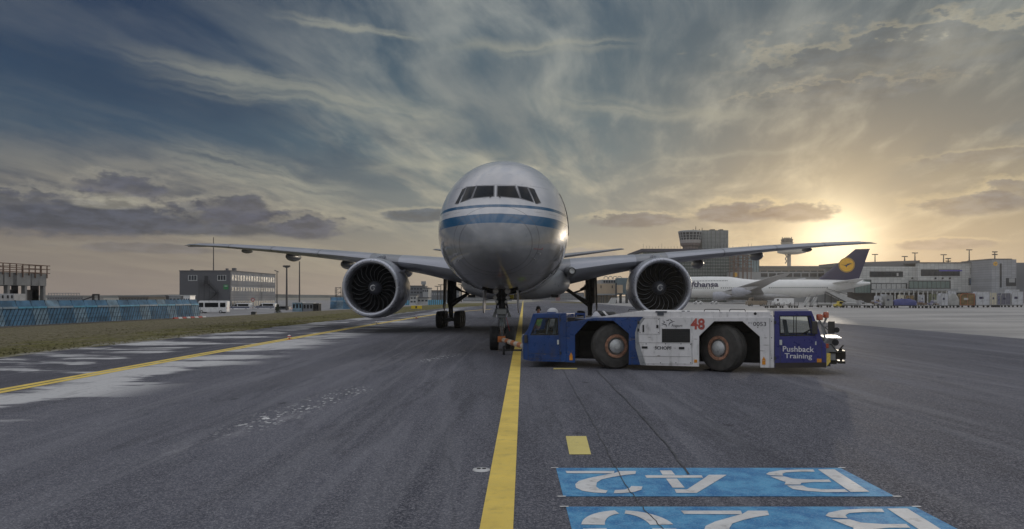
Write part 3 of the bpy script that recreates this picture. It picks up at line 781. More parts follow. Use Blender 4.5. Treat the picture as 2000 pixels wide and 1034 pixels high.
# nose gear: strut, light bar, steering block, wheels
ng = MB()
ng.tube((0,5.85,3.4),(0,5.9,1.75),.17); ng.tube((0,5.4,3.2),(0,5.85,2.1),.07); ng.bar((-.42,5.85,2.95),(.42,5.85,2.95),.10)
for s in (-1,1): ng.bar((s*.10,5.5,2.75),(s*.26,5.85,1.9),.05); ng.tube((s*.14,5.65,2.4),(s*.10,5.8,1.5),.035); ng.tube((s*.2,5.7,2.6),(s*.2,5.72,2.05),.05)
ng.build('nose_strut', DKM, jet, smooth=35)
mb = MB().tube((0,5.9,1.75),(0,5.9,.56),.115,n=20); mb.tube((0,5.9,1.02),(0,5.9,.8),.16,n=16); mb.tube((-.40,5.9,.545),(.40,5.9,.545),.09,n=14)
for z0 in (1.15,.95,.85): mb.tube((0,5.74,z0),(0,5.74,z0-.04),.05)
mb.bar((-.07,5.72,1.5),(-.05,5.55,1.1),.05); mb.bar((.07,5.72,1.5),(.05,5.55,1.1),.05); mb.bar((-.05,5.55,1.1),(-.07,5.75,.7),.05); mb.bar((.05,5.55,1.1),(.07,5.75,.7),.05)
mb.build('oleo_strut', mat('pale strut steel', (.36,.40,.42), .3, .5, dirt=.3), jet, smooth=35)
mb = MB().box(-.24,.24,5.52,5.70,1.62,1.90); mb.box(-.42,-.26,5.6,5.8,1.50,1.60); mb.box(.26,.42,5.6,5.8,1.50,1.60); mb.bar((-.36,5.66,1.56),(-.22,5.62,1.92),.09); mb.bar((.36,5.66,1.56),(.22,5.62,1.92),.09)
mb.box(-.2,.2,5.6,5.75,1.48,1.60)
mb.build('steering_block', mat('steering block metal', (.22,.24,.25), .4, .5, dirt=.4), jet, bevel=.015)
mb = MB().box(-.21,.21,5.505,5.519,1.66,1.86); mb.build('data_plate', mat('plate grey', (.38,.40,.40), .4, .3), jet)
LENS = mat('landing light lens', (.75,.75,.72), .06, coat=1, emit=None)
for (x, z, r) in ((-.27,2.68,.13),(.27,2.68,.13),(-.30,2.38,.10),(.28,2.38,.10),(-.22,2.2,.07),(.2,2.2,.07)):
    h = MB().lathe([(.16,.02),(.12,r*.8),(.02,r),(0,r*1.02),(.0,r*.88),(.03,r*.85)], (x,5.5,z), (0,1,0), 20).build('landing_light', STEEL, jet, smooth=35)
    MB().lathe([(.0,r*.86),(-.012,r*.5),(-.016,.001)], (x,5.52,z), (0,1,0), 20).build('lens', LENS, h, smooth=True)
for s in (-1, 1): wheel(jet, (s*.36, 5.9, .545), .545, .42, (1, .06, 0), name='nose_wheel')
mb = MB().path([(.2,5.6,1.5),(.35,5.5,.95),(.42,5.5,.6),(.5,5.2,.35)], .012, 6); mb.build('red_strap', mat('red webbing', (.4,.03,.03), .7), jet)
for k_, (x0_, x1_) in enumerate(((-.12,-.2),(.12,.2),(-.06,-.14),(.07,.16))):
    MB().path([(x0_,5.66,2.5),(x1_,5.58,2.0),(x1_*.8,5.62,1.5),(x0_*1.2,5.66,1.0),(x1_*1.3,5.72,.62)], .014, 6).build('gear_hose', DARK, jet, smooth=True)
mb = MB().box(.30,.50,6.6,6.65,2.35,2.52); mb.build('bay_placard', mat('yellow placard', (.6,.5,.06), .5), jet)

# wings
WINGM = mat('wing grey paint', (.24,.245,.265), .38, coat=.3, var=.06, vscale=.25, dirt=0, crough=.2)
WLE = mat('wing leading edge metal', (.40,.41,.45), .36, .45, var=.05, vscale=.2)
def foil(chord, tc, n=14):
    up, lo = [], []
    for i in range(n+1):
        t = .5*(1-math.cos(math.pi*i/n)); th = 5*tc*(.2969*math.sqrt(t)-.126*t-.3516*t*t+.2843*t**3-.1036*t**4)
        cam_ = .018*math.sin(math.pi*t)
        up.append((t*chord, (cam_+th)*chord)); lo.append((t*chord, (cam_-th)*chord))
    return up[::-1] + lo[1:-1]
# lateral, LE y, chord, z, t/c, twist deg
WS = [(2.2,19.2,15.2,3.75,.13,2.5),(3.1,20.2,14.2,3.92,.13,2.5),(6.5,22.6,11.2,4.52,.118,2.0),(9.9,25.1,8.9,5.02,.105,1.0),(14,28.0,7.4,5.55,.10,.3),(20,32.3,5.6,6.25,.095,-.5),(26,36.6,3.9,6.85,.09,-1.2),(29.5,39.1,2.9,7.13,.09,-1.5),(31.2,41.0,1.9,7.25,.085,-1.5),(32.4,42.9,.55,7.32,.08,-1.5)]
def wring(s, le=1.0):
    x, y0, c, z, tc_, tw = s; r = []
    for (u, v) in foil(c, tc_):
        ct, sn = math.cos(rad(tw)), math.sin(rad(tw)); uu = u-c*.25
        r.append((x, y0+c*.25+uu*ct+v*sn, z - uu*sn + v*ct))
    return r
def mirror(r, s): return [(p[0]*s, p[1], p[2]) for p in r]
for s in (-1, 1):
    w_ = MB().loft([mirror(wring(q), s) for q in WS]).build('wing', WINGM, jet, smooth=50)
    # leading-edge slats: a skin proud of the nose of each section
    def slat(a, b, k=6):
        mb = MB(); R = []
        for i in range(k+1):
            t = i/k; q = None; xx = a+(b-a)*t
            for p0, p1 in zip(WS, WS[1:]):
                if xx <= p1[0]: f = (xx-p0[0])/(p1[0]-p0[0]); q = tuple(m0+(m1-m0)*f for m0, m1 in zip(p0, p1)); break
            r = wring(q); n = len(r)//2; sel = r[n-5:n+5]
            cx = q[1]+q[2]*.25; cz = q[3]
            sel = [(p[0], p[1]-.03 if abs(p[1]-q[1]) < q[2]*.06 else p[1]-.006, p[2]+(.012 if p[2] > q[3] else -.012)) for p in sel]
            R.append(mirror(sel, s))
        mb.loft(R, caps=False, closed=False); return mb
    slat(3.6, 8.2).build('slat', WLE, jet, smooth=50)
    for a, b in ((10.6, 15.3), (15.4, 20.2), (20.3, 25.2), (25.3, 29.6)): slat(a, b, 3).build('slat', WLE, jet, smooth=50)
    # flap track fairings
    for (fx, L, rr, fy, fz) in ((9.3,4.6,.42,33.2,4.42),(14.3,4.2,.40,34.0,5.10),(19.6,3.8,.40,36.2,5.86),(24.6,2.6,.2,38.6,6.5)):
        R = []
        for i in range(11):
            t = i/10; r = rr*math.sin(math.pi*min(1, t*.98+.02))**.55*(1-.15*t)
            R.append([(s*(fx+r*.95*math.cos(a_*.5236)), fy-L*.5+L*t, fz-.05+t*.1+r*1.12*math.sin(a_*.5236)) for a_ in range(12)])
        MB().loft(R).build('flap_fairing', WINGM, jet, smooth=True)
    # engine
    ex, ey, ez = s*9.62, 21.6, 3.03
    NAC = mat('nacelle paint', (.27,.275,.31), .32, coat=.4, var=.06, vscale=.25, crough=.15)
    LIP = mat('polished inlet lip', (.52,.53,.58), .28, .6, var=.05, vscale=.4)
    eng = MB().lathe([(.16,1.945),(.35,1.99),(.8,2.035),(1.5,2.06),(2.6,2.05),(3.9,1.96),(5.0,1.78),(5.6,1.62),(5.55,1.56),(4.5,1.5)], (ex,ey,ez), (0,1,0), 64)
    eng.lathe([(4.4,1.55),(4.9,1.15),(6.2,.95),(7.2,.62),(7.25,.55),(6.9,.5)], (ex,ey,ez), (0,1,0), 40)
    eng.lathe([(6.8,.48),(7.4,.38),(8.1,.04),(8.12,.001)], (ex,ey,ez), (0,1,0), 24)
    ee = eng.build('engine', NAC, jet, smooth=40)
    lip = [(.165,1.952)]; 
    for i in range(13):
        a_ = math.pi*i/12; lip.append((.16-.22*math.sin(a_) , 1.80+.152*math.cos(a_)))
    lip += [(.30,1.645),(.62,1.63)]
    MB().lathe(lip, (ex,ey,ez), (0,1,0), 64).build('inlet_lip', LIP, ee, smooth=50)
    MB().lathe([(.62,1.629),(.9,1.63),(1.35,1.65),(1.9,1.66)], (ex,ey,ez), (0,1,0), 64).build('inlet_liner', mat('inlet liner', (.13,.13,.14), .45, .3), ee, smooth=50)
    fan = MB(); edge = MB(); NB = 22; fy = ey+1.35
    for b_ in range(NB):
        a0 = 6.28318*b_/NB; ringp = []
        for (r, tw, ch_, sw, ax) in ((.46,-14,.30,0,0),(.65,-20,.34,.06,-.02),(.9,-28,.38,.08,-.04),(1.12,-36,.40,.04,-.05),(1.35,-42,.40,-.07,-.02),(1.63,-46,.36,-.20,.04)):
            a_ = a0 + sw*1.0*s*0 + sw; rv_ = Vector((math.cos(a_), 0, math.sin(a_))); tv = Vector((-math.sin(a_), 0, math.cos(a_)))
            ct, sn = math.cos(rad(tw)), math.sin(rad(tw)); dirv = Vector((0,1,0))*ct + tv*sn; nv = tv*ct - Vector((0,1,0))*sn
            c0 = Vector((ex, fy+.1+ax, ez)) + rv_*r
            ringp.append([c0-dirv*ch_/2, c0+nv*.022-dirv*ch_*.2, c0+nv*.012+dirv*ch_/2, c0-nv*.012+dirv*ch_*.1, c0-nv*.014-dirv*ch_*.35])
        fan.loft(ringp)
        edge.loft([[r_[4]+(r_[0]-r_[4])*.55+Vector((0,-.004,0)), r_[0]-Vector((0,.012,0)), r_[0]+(r_[1]-r_[0])*.16-Vector((0,.004,0))] for r_ in ringp], closed=False, caps=False)
    fo = fan.build('fan', mat('fan blade', (.022,.022,.024), .35, .2, var=.3, vscale=3), ee, smooth=40); edge.build('blade_edges', mat('blade edge metal', (.42,.42,.44), .35, .3, var=.3, vscale=1.5), fo, smooth=40)  # metal leading edges, pale and wide so a painted highlight runs along each blade
    sp_ = MB().lathe([(-.66,.001),(-.64,.09),(-.55,.20),(-.40,.32),(-.2,.42),(0,.475),(.3,.48)], (ex,fy,ez), (0,1,0), 40).build('spinner', mat('spinner paint', (.10,.105,.125), .35, .1), ee, smooth=True)
    # swirl mark: a comma spiral lying on the spinner cone
    mb = MB(); sv = []
    def onspin(r, a_):
        prof = [(0,-.66),(.09,-.64),(.20,-.55),(.32,-.40),(.42,-.2),(.475,0)]
        for (r0, y0), (r1, y1) in zip(prof, prof[1:]):
            if r <= r1: yy = y0+(y1-y0)*(r-r0)/(r1-r0); break
        return (ex+math.cos(a_)*r, fy+yy-.008, ez+math.sin(a_)*r)
    n = 30
    for i in range(n+1):
        t = i/n; a_ = rad(40)+t*rad(330); rm = .185-.125*max(0, t-.62)/.38; hw = .030*(1-max(0, .12-t)/.12*.85)
        sv += [onspin(rm+hw, a_), onspin(max(.001, rm-hw), a_)]
    for i in range(n): mb.f.append((2*i, 2*i+1, 2*i+3, 2*i+2)); mb.mi.append(0)
    mb.v = [tuple(v) for v in sv]; mb.build('swirl_mark', mat('white swirl', (.75,.75,.73), .5), sp_, recalc=False)
    # guide vanes and backing disc behind the fan
    MB().lathe([(0,1.66),(.02,.3)], (ex,fy+.75,ez), (0,1,0), 48).build('fan_backing', mat('engine core dark', (.012,.012,.013), .7), ee)
    # pylon
    mb = MB(); R = []
    for (y, z0, z1, w2) in ((22.6,4.9,5.08,.08),(23.5,4.7,5.30,.22),(25.0,4.55,5.42,.28),(27.5,4.2,5.0,.28),(30.0,4.1,4.9,.2),(31.5,4.4,4.7,.05)):
        R.append([(ex-w2,y,z0),(ex-w2,y,z1-.08),(ex-w2*.4,y,z1),(ex+w2*.4,y,z1),(ex+w2,y,z1-.08),(ex+w2,y,z0)])
    mb.loft(R).build('pylon', NAC, jet, smooth=40)
    mb = MB().prism([(22.4,0),(23.2,.42),(23.7,.45),(23.9,0)], [], lambda u, v, w2: (ex - s*(1.75+v*.6), u, ez+1.05+v*.5+w2), -.015, .015); mb.build('strake', NAC, ee)
    # stabiliser
    R = []
    for (x, y0, c, z) in ((.6,52.6,7.0,6.35),(3,54.3,5.9,6.75),(10.8,60.3,2.3,7.95),(11.2,61.2,1.2,8.0)): R.append(mirror([(p[0], p[1], p[2]) for p in wring((x,y0,c,z,.09,-1))], s))
    MB().loft(R).build('stabiliser', WINGM, jet, smooth=50)
    # main gear
    gxx, gy = s*5.49, 31.75
    mb = MB(); mb.tube((gxx*.98,gy-.25,4.1),(gxx,gy,1.75),.24,n=18); mb.tube((gxx,gy,1.8),(gxx,gy,.75),.17,n=18); mb.bar((gxx,gy-1.55,.64),(gxx,gy+1.5,.68),.22,.28)
    for dy in (-1.46, 0, 1.46): mb.tube((gxx-.62,gy+dy,.64),(gxx+.62,gy+dy,.64),.10)
    mb.bar((gxx,gy-.3,1.9),(gxx,gy-.75,1.3),.16); mb.bar((gxx,gy-.75,1.3),(gxx,gy-.2,.9),.16); mb.tube((gxx-s*.2,gy-.3,2.9),(gxx-s*.15,gy-.4,1.4),.05); mb.tube((gxx+s*.2,gy-.3,3.1),(gxx+s*.12,gy-.3,1.2),.04)
    for i in range(6): mb.path([(gxx+random.uniform(-.22,.22),gy-.32,random.uniform(2.6,3.6)),(gxx+random.uniform(-.25,.25),gy-.36,random.uniform(1.6,2.2)),(gxx+random.uniform(-.2,.2),gy-.3,random.uniform(.8,1.2))], .022, 6)
    mb.build('main_strut', DKM, jet, smooth=35)
    mb = MB(); mb.tube((gxx-s*.1,gy-.1,1.75),(gxx-s*2.5,gy-.3,3.55),.13); mb.tube((gxx-s*.1,gy-.35,2.0),(gxx-s*2.7,gy-.9,3.4),.10); mb.tube((gxx-s*.2,gy,3.1),(gxx-s*1.35,gy-.2,2.72),.07); mb.tube((gxx-s*.15,gy-.2,3.35),(gxx-s*.75,gy-.3,2.95),.11)
    mb.build('side_brace', DKM, jet, smooth=35)
    mb = MB(); mb.prism([(gy-1.0,3.95),(gy+.9,3.95),(gy+.7,1.9),(gy+.1,1.35),(gy-.8,1.6)], [], lambda u, v, w2: (gxx+s*(.42+w2+(3.9-v)*.03), u, v), 0, .06)
    mb.box(gxx-.34, gxx+.40, gy+.25, gy+.32, 1.9, 3.9); mb.build('gear_door', mat('dark gear door', (.10,.10,.105), .5), jet, bevel=.01)
    for dy in (-1.46, 0, 1.46):
        for q in (-1, 1): wheel(jet, (gxx+q*.70, gy+dy, .66), .66, .52, (1, 0, 0), name='main_wheel')
# belly fairing
R = []
for (y, hw, zc, h0, h1) in ((17.0,.6,3.0,.35,.2),(17.6,1.7,3.1,.72,.5),(18.6,2.6,3.25,1.0,.9),(20,3.25,3.4,1.16,1.2),(22,3.62,3.5,1.27,1.5),(26,3.72,3.52,1.30,1.5),(31,3.72,3.52,1.30,1.5),(35,3.4,3.5,1.15,1.2),(38,2.6,3.4,.85,.8),(41,1.0,3.2,.5,.2)):
    r = []
    for i in range(40):
        a = 6.2832*i/40; c, n = math.cos(a), math.sin(a); p = 2/2.7
        r.append((hw*math.copysign(abs(c)**p, c), y, zc+(h0 if n < 0 else h1)*math.copysign(abs(n)**p, n)))
    R.append(r)
BELLY = mat('belly fairing paint', (.25,.255,.27), .35, coat=.4, dirt=.3, var=.08, vscale=.5, crough=.2)
MB().loft(R).build('belly_fairing', BELLY, jet, smooth=True)
for s in (-1, 1):
    mb = MB(); mb.lathe([(-.02,.22),(.3,.27),(.9,.34),(1.6,.42),(1.7,.4)], (s*3.65,19.3,4.05), (-s*.12,1,.0), 20); mb.build('root_fillet', BELLY, jet, smooth=40)
    MB().lathe([(-.01,.17),(.02,.001)], (s*3.65,19.3,4.05), (0,1,0), 16).build('landing_light', LENS, jet, smooth=True)
    MB().box(s*2.55-.22, s*2.55+.22, 18.05, 18.3, 2.38, 2.56, M=Matrix.Rotation(0, 4, 'Y')).build('air_inlet', mat('inlet black', (.006,.006,.006), .8), jet)
# fin
R = [[(p[2]-9.0, p[1], 0) for p in []]]
fr = []
for (z, y0, c) in ((8.3,48.0,9.5),(9.2,49.4,8.4),(16.7,57.8,3.2),(17.2,58.6,2.2)):
    fr.append([(v, y0+u, z) for u, v in foil(c, .095)])
MB().loft(fr).build('tail_fin', mat('white fin paint', (.62,.62,.63), .25, coat=.6), jet, smooth=50)

# ================================================================== TOWBAR
# from the nose wheels (local jet 5.9) to the tug's coupling
p_ng = JW @ Vector((0, 5.45, .52)); tow = thing('towbar', 'orange and white striped towbar on small wheels between the nose wheels and the tug', 'towbar', (p_ng.x, p_ng.y, 0))
p_tg = Vector((.52, 27.6, .62))
ORG = mat('orange towbar paint', (.62,.20,.05), .45, coat=.2, dirt=.3); CRM = mat('cream towbar paint', (.66,.58,.48), .45, coat=.2, dirt=.25)
N = 8
for grp, mm, nm in ((0, ORG, 'orange_section'), (1, CRM, 'white_section')):
    for i in range(N):
        if i % 2 == grp: MB().tube(p_ng.lerp(p_tg, i/N), p_ng.lerp(p_tg, (i+1)/N), .105, n=16).build(nm, mm, tow, world=True, smooth=40)
cc = p_tg+Vector((.05,-.4,0)); mb = MB(); mb.box(p_ng.x-.17, p_ng.x+.17, p_ng.y-.14, p_ng.y+.3, .40, .66); mb.tube(p_ng+Vector((-.22,.1,.02)), p_ng+Vector((.22,.1,.02)), .07)
mb.build('coupling_head', ORG, tow, world=True, bevel=.01)
mc = p_ng.lerp(p_tg, .35)
ax_ = mc+Vector((0,0,0)); ax_.z = .20
mb = MB(); L0 = ax_+Vector((-.22,.0,0)); L1 = ax_+Vector((.98,0,0))
mb.bar(L0, L1, .07); mb.bar(ax_+Vector((.08,0,.4)), ax_+Vector((.08,0,-.02)), .05); mb.bar(ax_+Vector((.55,0,.38)), ax_+Vector((.55,0,-.02)), .05); mb.bar(ax_+Vector((-.1,0,.35)), L0, .05)
mb.build('axle_frame', DKM, tow, world=True)
for p in (L0, L1): wheel(tow, (JI@p)*0 + (WM[tow.name].inverted() @ p), .20, .10, (1,0,0), name='wheel')

# ================================================================== PUSHBACK TUG
TU = Vector((.9525, -.3046, 0)); TN = Vector((.3046, .9525, 0)); T0 = Vector((.353, 26.5, 0))
tug = thing('pushback_tug', 'low blue and white aircraft tug numbered 48 with a cab at each end', 'tug', T0, math.atan2(TU.y, TU.x))
def TP(px, py):
    k_ = (px-1000)/F; y = 26.613/(1+.3198*k_); x = k_*y
    s_ = (x-T0.x)*TU.x + (y-T0.y)*TU.y; return s_, CH+(HZ-py)/F*y
tp = lambda L: [TP(*p) for p in L]
TB = mat('tug blue paint', (.008,.050,.20), .32, coat=.35, var=.25, vscale=1.0, dirt=.5, crough=.15)
TB2 = mat('tug violet blue paint', (.040,.042,.20), .32, coat=.35, var=.12, vscale=1.2, dirt=.3, crough=.15)
TW = mat('tug white paint', (.80,.78,.78), .42, coat=.2, var=.08, vscale=1.5, dirt=.5, crough=.2)
TBK = mat('tug underbody', (.022,.020,.018), .75, var=.4, vscale=4)
TGL = glass('cab glass', (.95,.97,.96), .95)
WID = 3.1
flat = lambda u, v, w: (u, w, v)
def P(name, outer, m, w0, w1, holes=(), bevel=.012, parent=tug):
    return MB().prism(tp(outer), [tp(h) for h in holes], flat, w0, w1).build(name, m, parent, bevel=bevel)
# side skins, near (w = 0) and far (w = WID)
BLUE_O = [(1106,629),(1128,627),(1160,621),(1256,620),(1246,632),(1241,650),(1242,680),(1251,713),(1228,713),(1228,652),(1198,627),(1148,627),(1123,655),(1123,709),(1106,708)]
WHITE_O = [(1256.6,620),(1512,619.5),(1512,719),(1485,718.5),(1484,658),(1450,628),(1395,628),(1365.5,657),(1365.5,716.5),(1251.6,713.5),(1242.6,680),(1241.6,650),(1246.6,632)]
for w0, w1 in ((0, .05), (WID-.05, WID)):
    P('blue_side_panel', BLUE_O, TB, w0, w1); P('white_side_panel', WHITE_O, TW, w0, w1)
# curved grey edge strip between blue and white
P('curved_trim', [(1255,620.5),(1245,634),(1240.5,650),(1241.5,680),(1250.5,713),(1262,714),(1254,690),(1248,668),(1247,648),(1251,634),(1260,622)], mat('trim grey', (.34,.35,.36), .5, dirt=.3), -.006, 0, bevel=0)
# deck
s0, z0 = TP(1165, 620); s1_, z1 = TP(1240, 608.5); s2_, z2 = TP(1505, 607.5); zb_ = TP(1300, 619.6)[1]
mb = MB().prism([(s0, z0-.0), (s1_, z1), (s2_, z1), (s2_, zb_), (s1_, zb_), (s0+.05, zb_-.02)], [], flat, .06, WID-.06)
mb.build('deck', TW, tug, bevel=.02)
MB().box(TP(1106,650)[0], s0+1.0, .06, WID-.06, TP(1148,626)[1], z0-.06).build('front_deck', TB, tug)
mb = MB().box(.25, TP(1505,650)[0], .85, WID-.85, .28, 1.25)
for a_, b_ in ((1106,1123),(1228,1365),(1485,1512)): mb.box(TP(a_,650)[0]+.03, TP(b_,650)[0]-.03, .051, WID-.051, .40, zb_-.05)
mb.build('chassis', TBK, tug)
for a_, b_ in ((1123,1228),(1365,1485)):
    zl = TP(1400,627)[1]-.03; mb = MB(); ua, ub = TP(a_,650)[0]-.02, TP(b_,650)[0]+.02; mb.box(ua, ub, .051, WID-.051, zl, zl+.05); mb.box(ua, ub, 1.15, 1.2, .35, zl); mb.box(ua, ub, WID-1.2, WID-1.15, .35, zl)
    mb.build('arch_liner', TBK, tug)
# wheels, steered opposite ways
for (px, py, st) in ((1195, 678.5, -27), (1411, 682, 31)):
    s_, z_ = TP(px, py)
    for w_ in (.43, WID-.43):
        a_ = rad(st); wheel(tug, (s_, w_, .775), .775, .56, (math.sin(a_), math.cos(a_), 0), rimR=.47, name='tug_wheel', tyre=mat('tug tyre rubber', (.062,.058,.054), .8, var=.3, vscale=5, bump=.4, bscale=20), rim=mat('tug hub paint', (.50,.49,.48), .5, .1, dirt=.55, vscale=3))
        n = Vector((-math.sin(a_), -math.cos(a_), 0)); c_ = Vector((s_, w_, .775)) + n*.275
        mb = MB().lathe([(-.06,.40),(-.01,.40),(.012,.385),(.0,.30),(-.05,.29)], c_, n, 32)
        u_ = Vector((n.y,-n.x,0)); 
        for i in range(20): t_ = 6.283*i/20; q_ = c_+u_*math.cos(t_)*.345+Vector((0,0,1))*math.sin(t_)*.345; mb.tube(q_, q_+n*.03, .018, n=6)
        mb.build('rim_ring', mat('rusty rim', (.38,.20,.13), .6, .1, var=.4, vscale=9, dirt=.3), tug, smooth=35)
        mb = MB().lathe([(-.07,.24),(0,.235),(.04,.19),(.07,.11),(.09,.10),(.10,.001)], c_, n, 28)
        mb.build('hub', mat('pale hub', (.52,.53,.53), .45, .2, dirt=.45, vscale=6), tug, smooth=35)
# cabs
def cab(out, win, m, w0, w1, doors, far_in=True):
    o, wv = tp(out), tp(win)
    for a_, b_ in ((w0, w0+.06), (w1-.06, w1)): MB().prism(o, [wv], flat, a_, b_).build('cab_side', m, tug, bevel=.012)
    for a_ in (w0-.004, w1-.02):
        f = MB().prism([(u, v) for u, v in wv], [[(u+(cx-u)*.06, v+(cz-v)*.09) for u, v in wv] for cx, cz in [(sum(p[0] for p in wv)/4, sum(p[1] for p in wv)/4)]], flat, a_, a_+.024).build('window_frame', DARK, tug)
        ww = wv; cx = sum(p[0] for p in wv)/4
        mb = MB(); mb.prism([(u+(cx-u)*.02, v) for u, v in wv], [], flat, a_+.010, a_+.016); mb.build('pane', TGL, f)
        zt_, zb2 = max(v for u, v in wv), min(v for u, v in wv); MB().box(cx-.012, cx+.012, a_+.001, a_+.022, zb2, zt_).build('window_bar', DARK, f)
    return o
c1o = [(1041,613),(1106,612),(1106,707.5),(1040,706),(1022,702),(1021,657),(1031,643)]
c1w = [(1049,621.5),(1090,621.5),(1091,655),(1036,655)]
CO = cab(c1o, c1w, TB, -.012, 1.6, None)
xl, xr = TP(1041,613)[0], TP(1106,612)[0]; zt1 = TP(1070,612.5)[1]; zb1 = TP(1070,706)[1]
MB().box(xl, xr, .049, 1.54, zt1-.10, zt1).build('cab_roof', TB, tug, bevel=.02)
MB().box(xl+.03, xr-.03, .1, 1.5, zb1+.15, zb1+.25).build('cab_floor', TBK, tug)
MB().box(xr-.06, xr, .049, 1.54, zb1, zt1-.6).build('cab_back', TB, tug)
MB().box(xr-.06, xr, .049, 1.54, zt1-.16, zt1-.1).build('cab_back_beam', TB, tug)
q0, q1 = TP(1021,657), TP(1041,613)
MB().prism([(q0[0], q0[1]),(q0[0]+.05, q0[1]),(TP(1022,702)[0]+.05, TP(1022,702)[1]),(TP(1022,702)[0], TP(1022,702)[1])], [], flat, .049, WID-.02).build('nose_panel', TB, tug, bevel=.02)
MB().prism([(q0[0]+.02, q0[1]),(q0[0]+.035, q0[1]),(q1[0]+.035, q1[1]-.1),(q1[0]+.02, q1[1]-.1)], [], flat, .06, 1.53).build('windscreen', TGL, tug)
MB().box(q0[0], xr, 1.6, WID-.02, TP(1022,702)[1], 1.18).build('nose_body', TB, tug, bevel=.03)
c2o = [(1512.5,608),(1585,607.5),(1597,636),(1606,664),(1613,672),(1614,717),(1513,718.5)]
c2w = [(1522,617),(1584,617),(1592,656),(1523,657)]
cab(c2o, c2w, TB2, -.012, 1.7, None)
xl2, xr2 = TP(1513,608)[0], TP(1585,608)[0]; zt2 = TP(1550,608)[1]; zb3 = TP(1550,717)[1]; xe = TP(1614,700)[0]
MB().box(xl2, xr2, .049, 1.64, zt2-.09, zt2).build('cab_roof', TB2, tug, bevel=.02)
MB().box(xl2, xl2+.06, .049, 1.64, zb3, zt2-.62).build('cab_back', TB2, tug)
MB().box(xl2, xl2+.06, .049, 1.64, zt2-.15, zt2-.09).build('cab_back_beam', TB2, tug)
MB().box(xl2+.1, xe-.1, .1, 1.6, zb3+.15, zb3+.25).build('cab_floor', TBK, tug)
e0, e1 = TP(1597,636), TP(1585,608)
MB().prism([(TP(1606,664)[0]-.05, TP(1606,664)[1]), (TP(1606,664)[0]-.03, TP(1606,664)[1]), (e1[0]-.01, e1[1]-.09), (e1[0]-.03, e1[1]-.09)], [], flat, .06, 1.63).build('windscreen', TGL, tug)
MB().box(xe-.07, xe, .049, WID-.02, zb3+.0, TP(1610,674)[1]).build('end_panel', TB2, tug, bevel=.01)
MB().box(xl2, xe-.07, 1.7, WID-.02, zb3, 1.15).build('tail_body', TW, tug, bevel=.03)
MB().prism(tp([(1514,709),(1613.5,708),(1613.5,717.8),(1514,719)]), [], flat, -.02, -.013).build('cab_skirt', mat('brown black skirt', (.045,.035,.03), .7), tug)
# door seams
def seamline(nm, lines, m=DL, w=-.016, t=.012, wv=None):
    mb = MB()
    for a_, b_ in lines:
        (u0, v0), (u1, v1) = TP(*a_), TP(*b_); mb.bar((u0, w, v0), (u1, w, v1), t, .006)
    mb.build(nm, m, tug)
seamline('cab_door_seam', [((1093,615),(1094,707)), ((1031,660),(1032,703)), ((1033,690),(1090,692)), ((1523,660),(1524,709)), ((1604,668),(1606,708)), ((1033,700),(1093,703))])
seamline('service_hatch_seam', [((1246.7,621.5),(1288.7,621.5)), ((1288.7,621.5),(1288.7,653)), ((1246,653),(1288.7,653)), ((1241,669.5),(1351,670.5)), ((1351,670.5),(1352,711.5)), ((1252,711),(1352,711.5)), ((1503.5,622),(1504,718)), ((1246,621.5),(1244,668)), ((1293,640),(1293,670)), ((1241,696),(1350,697))], w=-.003, t=.010)
for (a_, b_, c_, d_) in ((1255,1258,635,649),(1282,1286,635,641),(1253.7,1264.7,676.8,681),(1326,1336.7,678,682.5)): MB().prism(tp([(a_,c_),(b_,c_),(b_,d_),(a_,d_)]), [], flat, -.02, -.001).build('hatch_handle', DARK, tug)
g_ = tp([(1293.5,642.7),(1347.5,642.7),(1347.5,669),(1293.5,669)]); gr_ = MB().prism(g_, [], flat, -.006, -.001).build('grille', mat('grille mesh black', (.018,.018,.018), .6), tug)
mb = MB(); (ga, gz1), (gb, gz0) = g_[0], g_[2]
for i in range(15): u = ga+(gb-ga)*i/14; mb.box(u-.004, u+.004, -.013, -.0065, gz0, gz1)
for i in range(9): v = gz0+(gz1-gz0)*i/8; mb.box(ga, gb, -.015, -.0135, v-.004, v+.004)
mb.build('grille_bars', mat('grille wire', (.06,.06,.06), .5, .3), gr_)
mb = MB()
for q in ([(1508,622),(1510,622),(1510,718),(1508,718)],): mb.prism(tp(q), [], flat, -.02, -.001)
mb.build('corner_post', TW, tug)
# lettering
def tug_text(nm, txt, x0, y0, x1, y1, m, **k):
    (u0, v1), (u1, v0) = TP(x0, y0), TP(x1, y1); mb = MB()
    add_text(mb, txt, lambda a, b: (u0+(u1-u0)*a, -.0185 if 'C' in nm else -.0045, v0+(v1-v0)*b), **k)
    return mb.build(nm.replace('C', ''), m, tug, recalc=False)
LW_ = mat('white lettering', (.74,.72,.74), .5); LR = mat('red numerals', (.52,.10,.08), .5, dirt=.25); LK = mat('dark lettering', (.03,.03,.04), .5)
tug_text('titleC', 'Pushback', 1528.8, 676.2, 1590, 688.2, LW_, bold=.012); tug_text('titleC', 'Training', 1532.5, 690, 1586, 704, LW_, bold=.012)
tug_text('number_', '48', 1348.8, 622, 1376.7, 644.5, LR, bold=.03); tug_text('number_', '0053', 1471, 629, 1496.4, 637.4, LK, bold=.005)
tug_text('number_', 'EFZ', 1461.5, 629.5, 1469.5, 633, mat('grey lettering', (.3,.3,.3), .5)); tug_text('number_', '·····', 1484, 623, 1494, 624.5, LK, bold=.05) if False else None
tug_text('maker_name', 'SCHOPF', 1278.8, 676.4, 1311.5, 683.6, LK, bold=.03); tug_text('operator_name', 'Fraport', 1312, 633.2, 1333, 641.2, LK, shear=.15, bold=.004)
mb = MB()
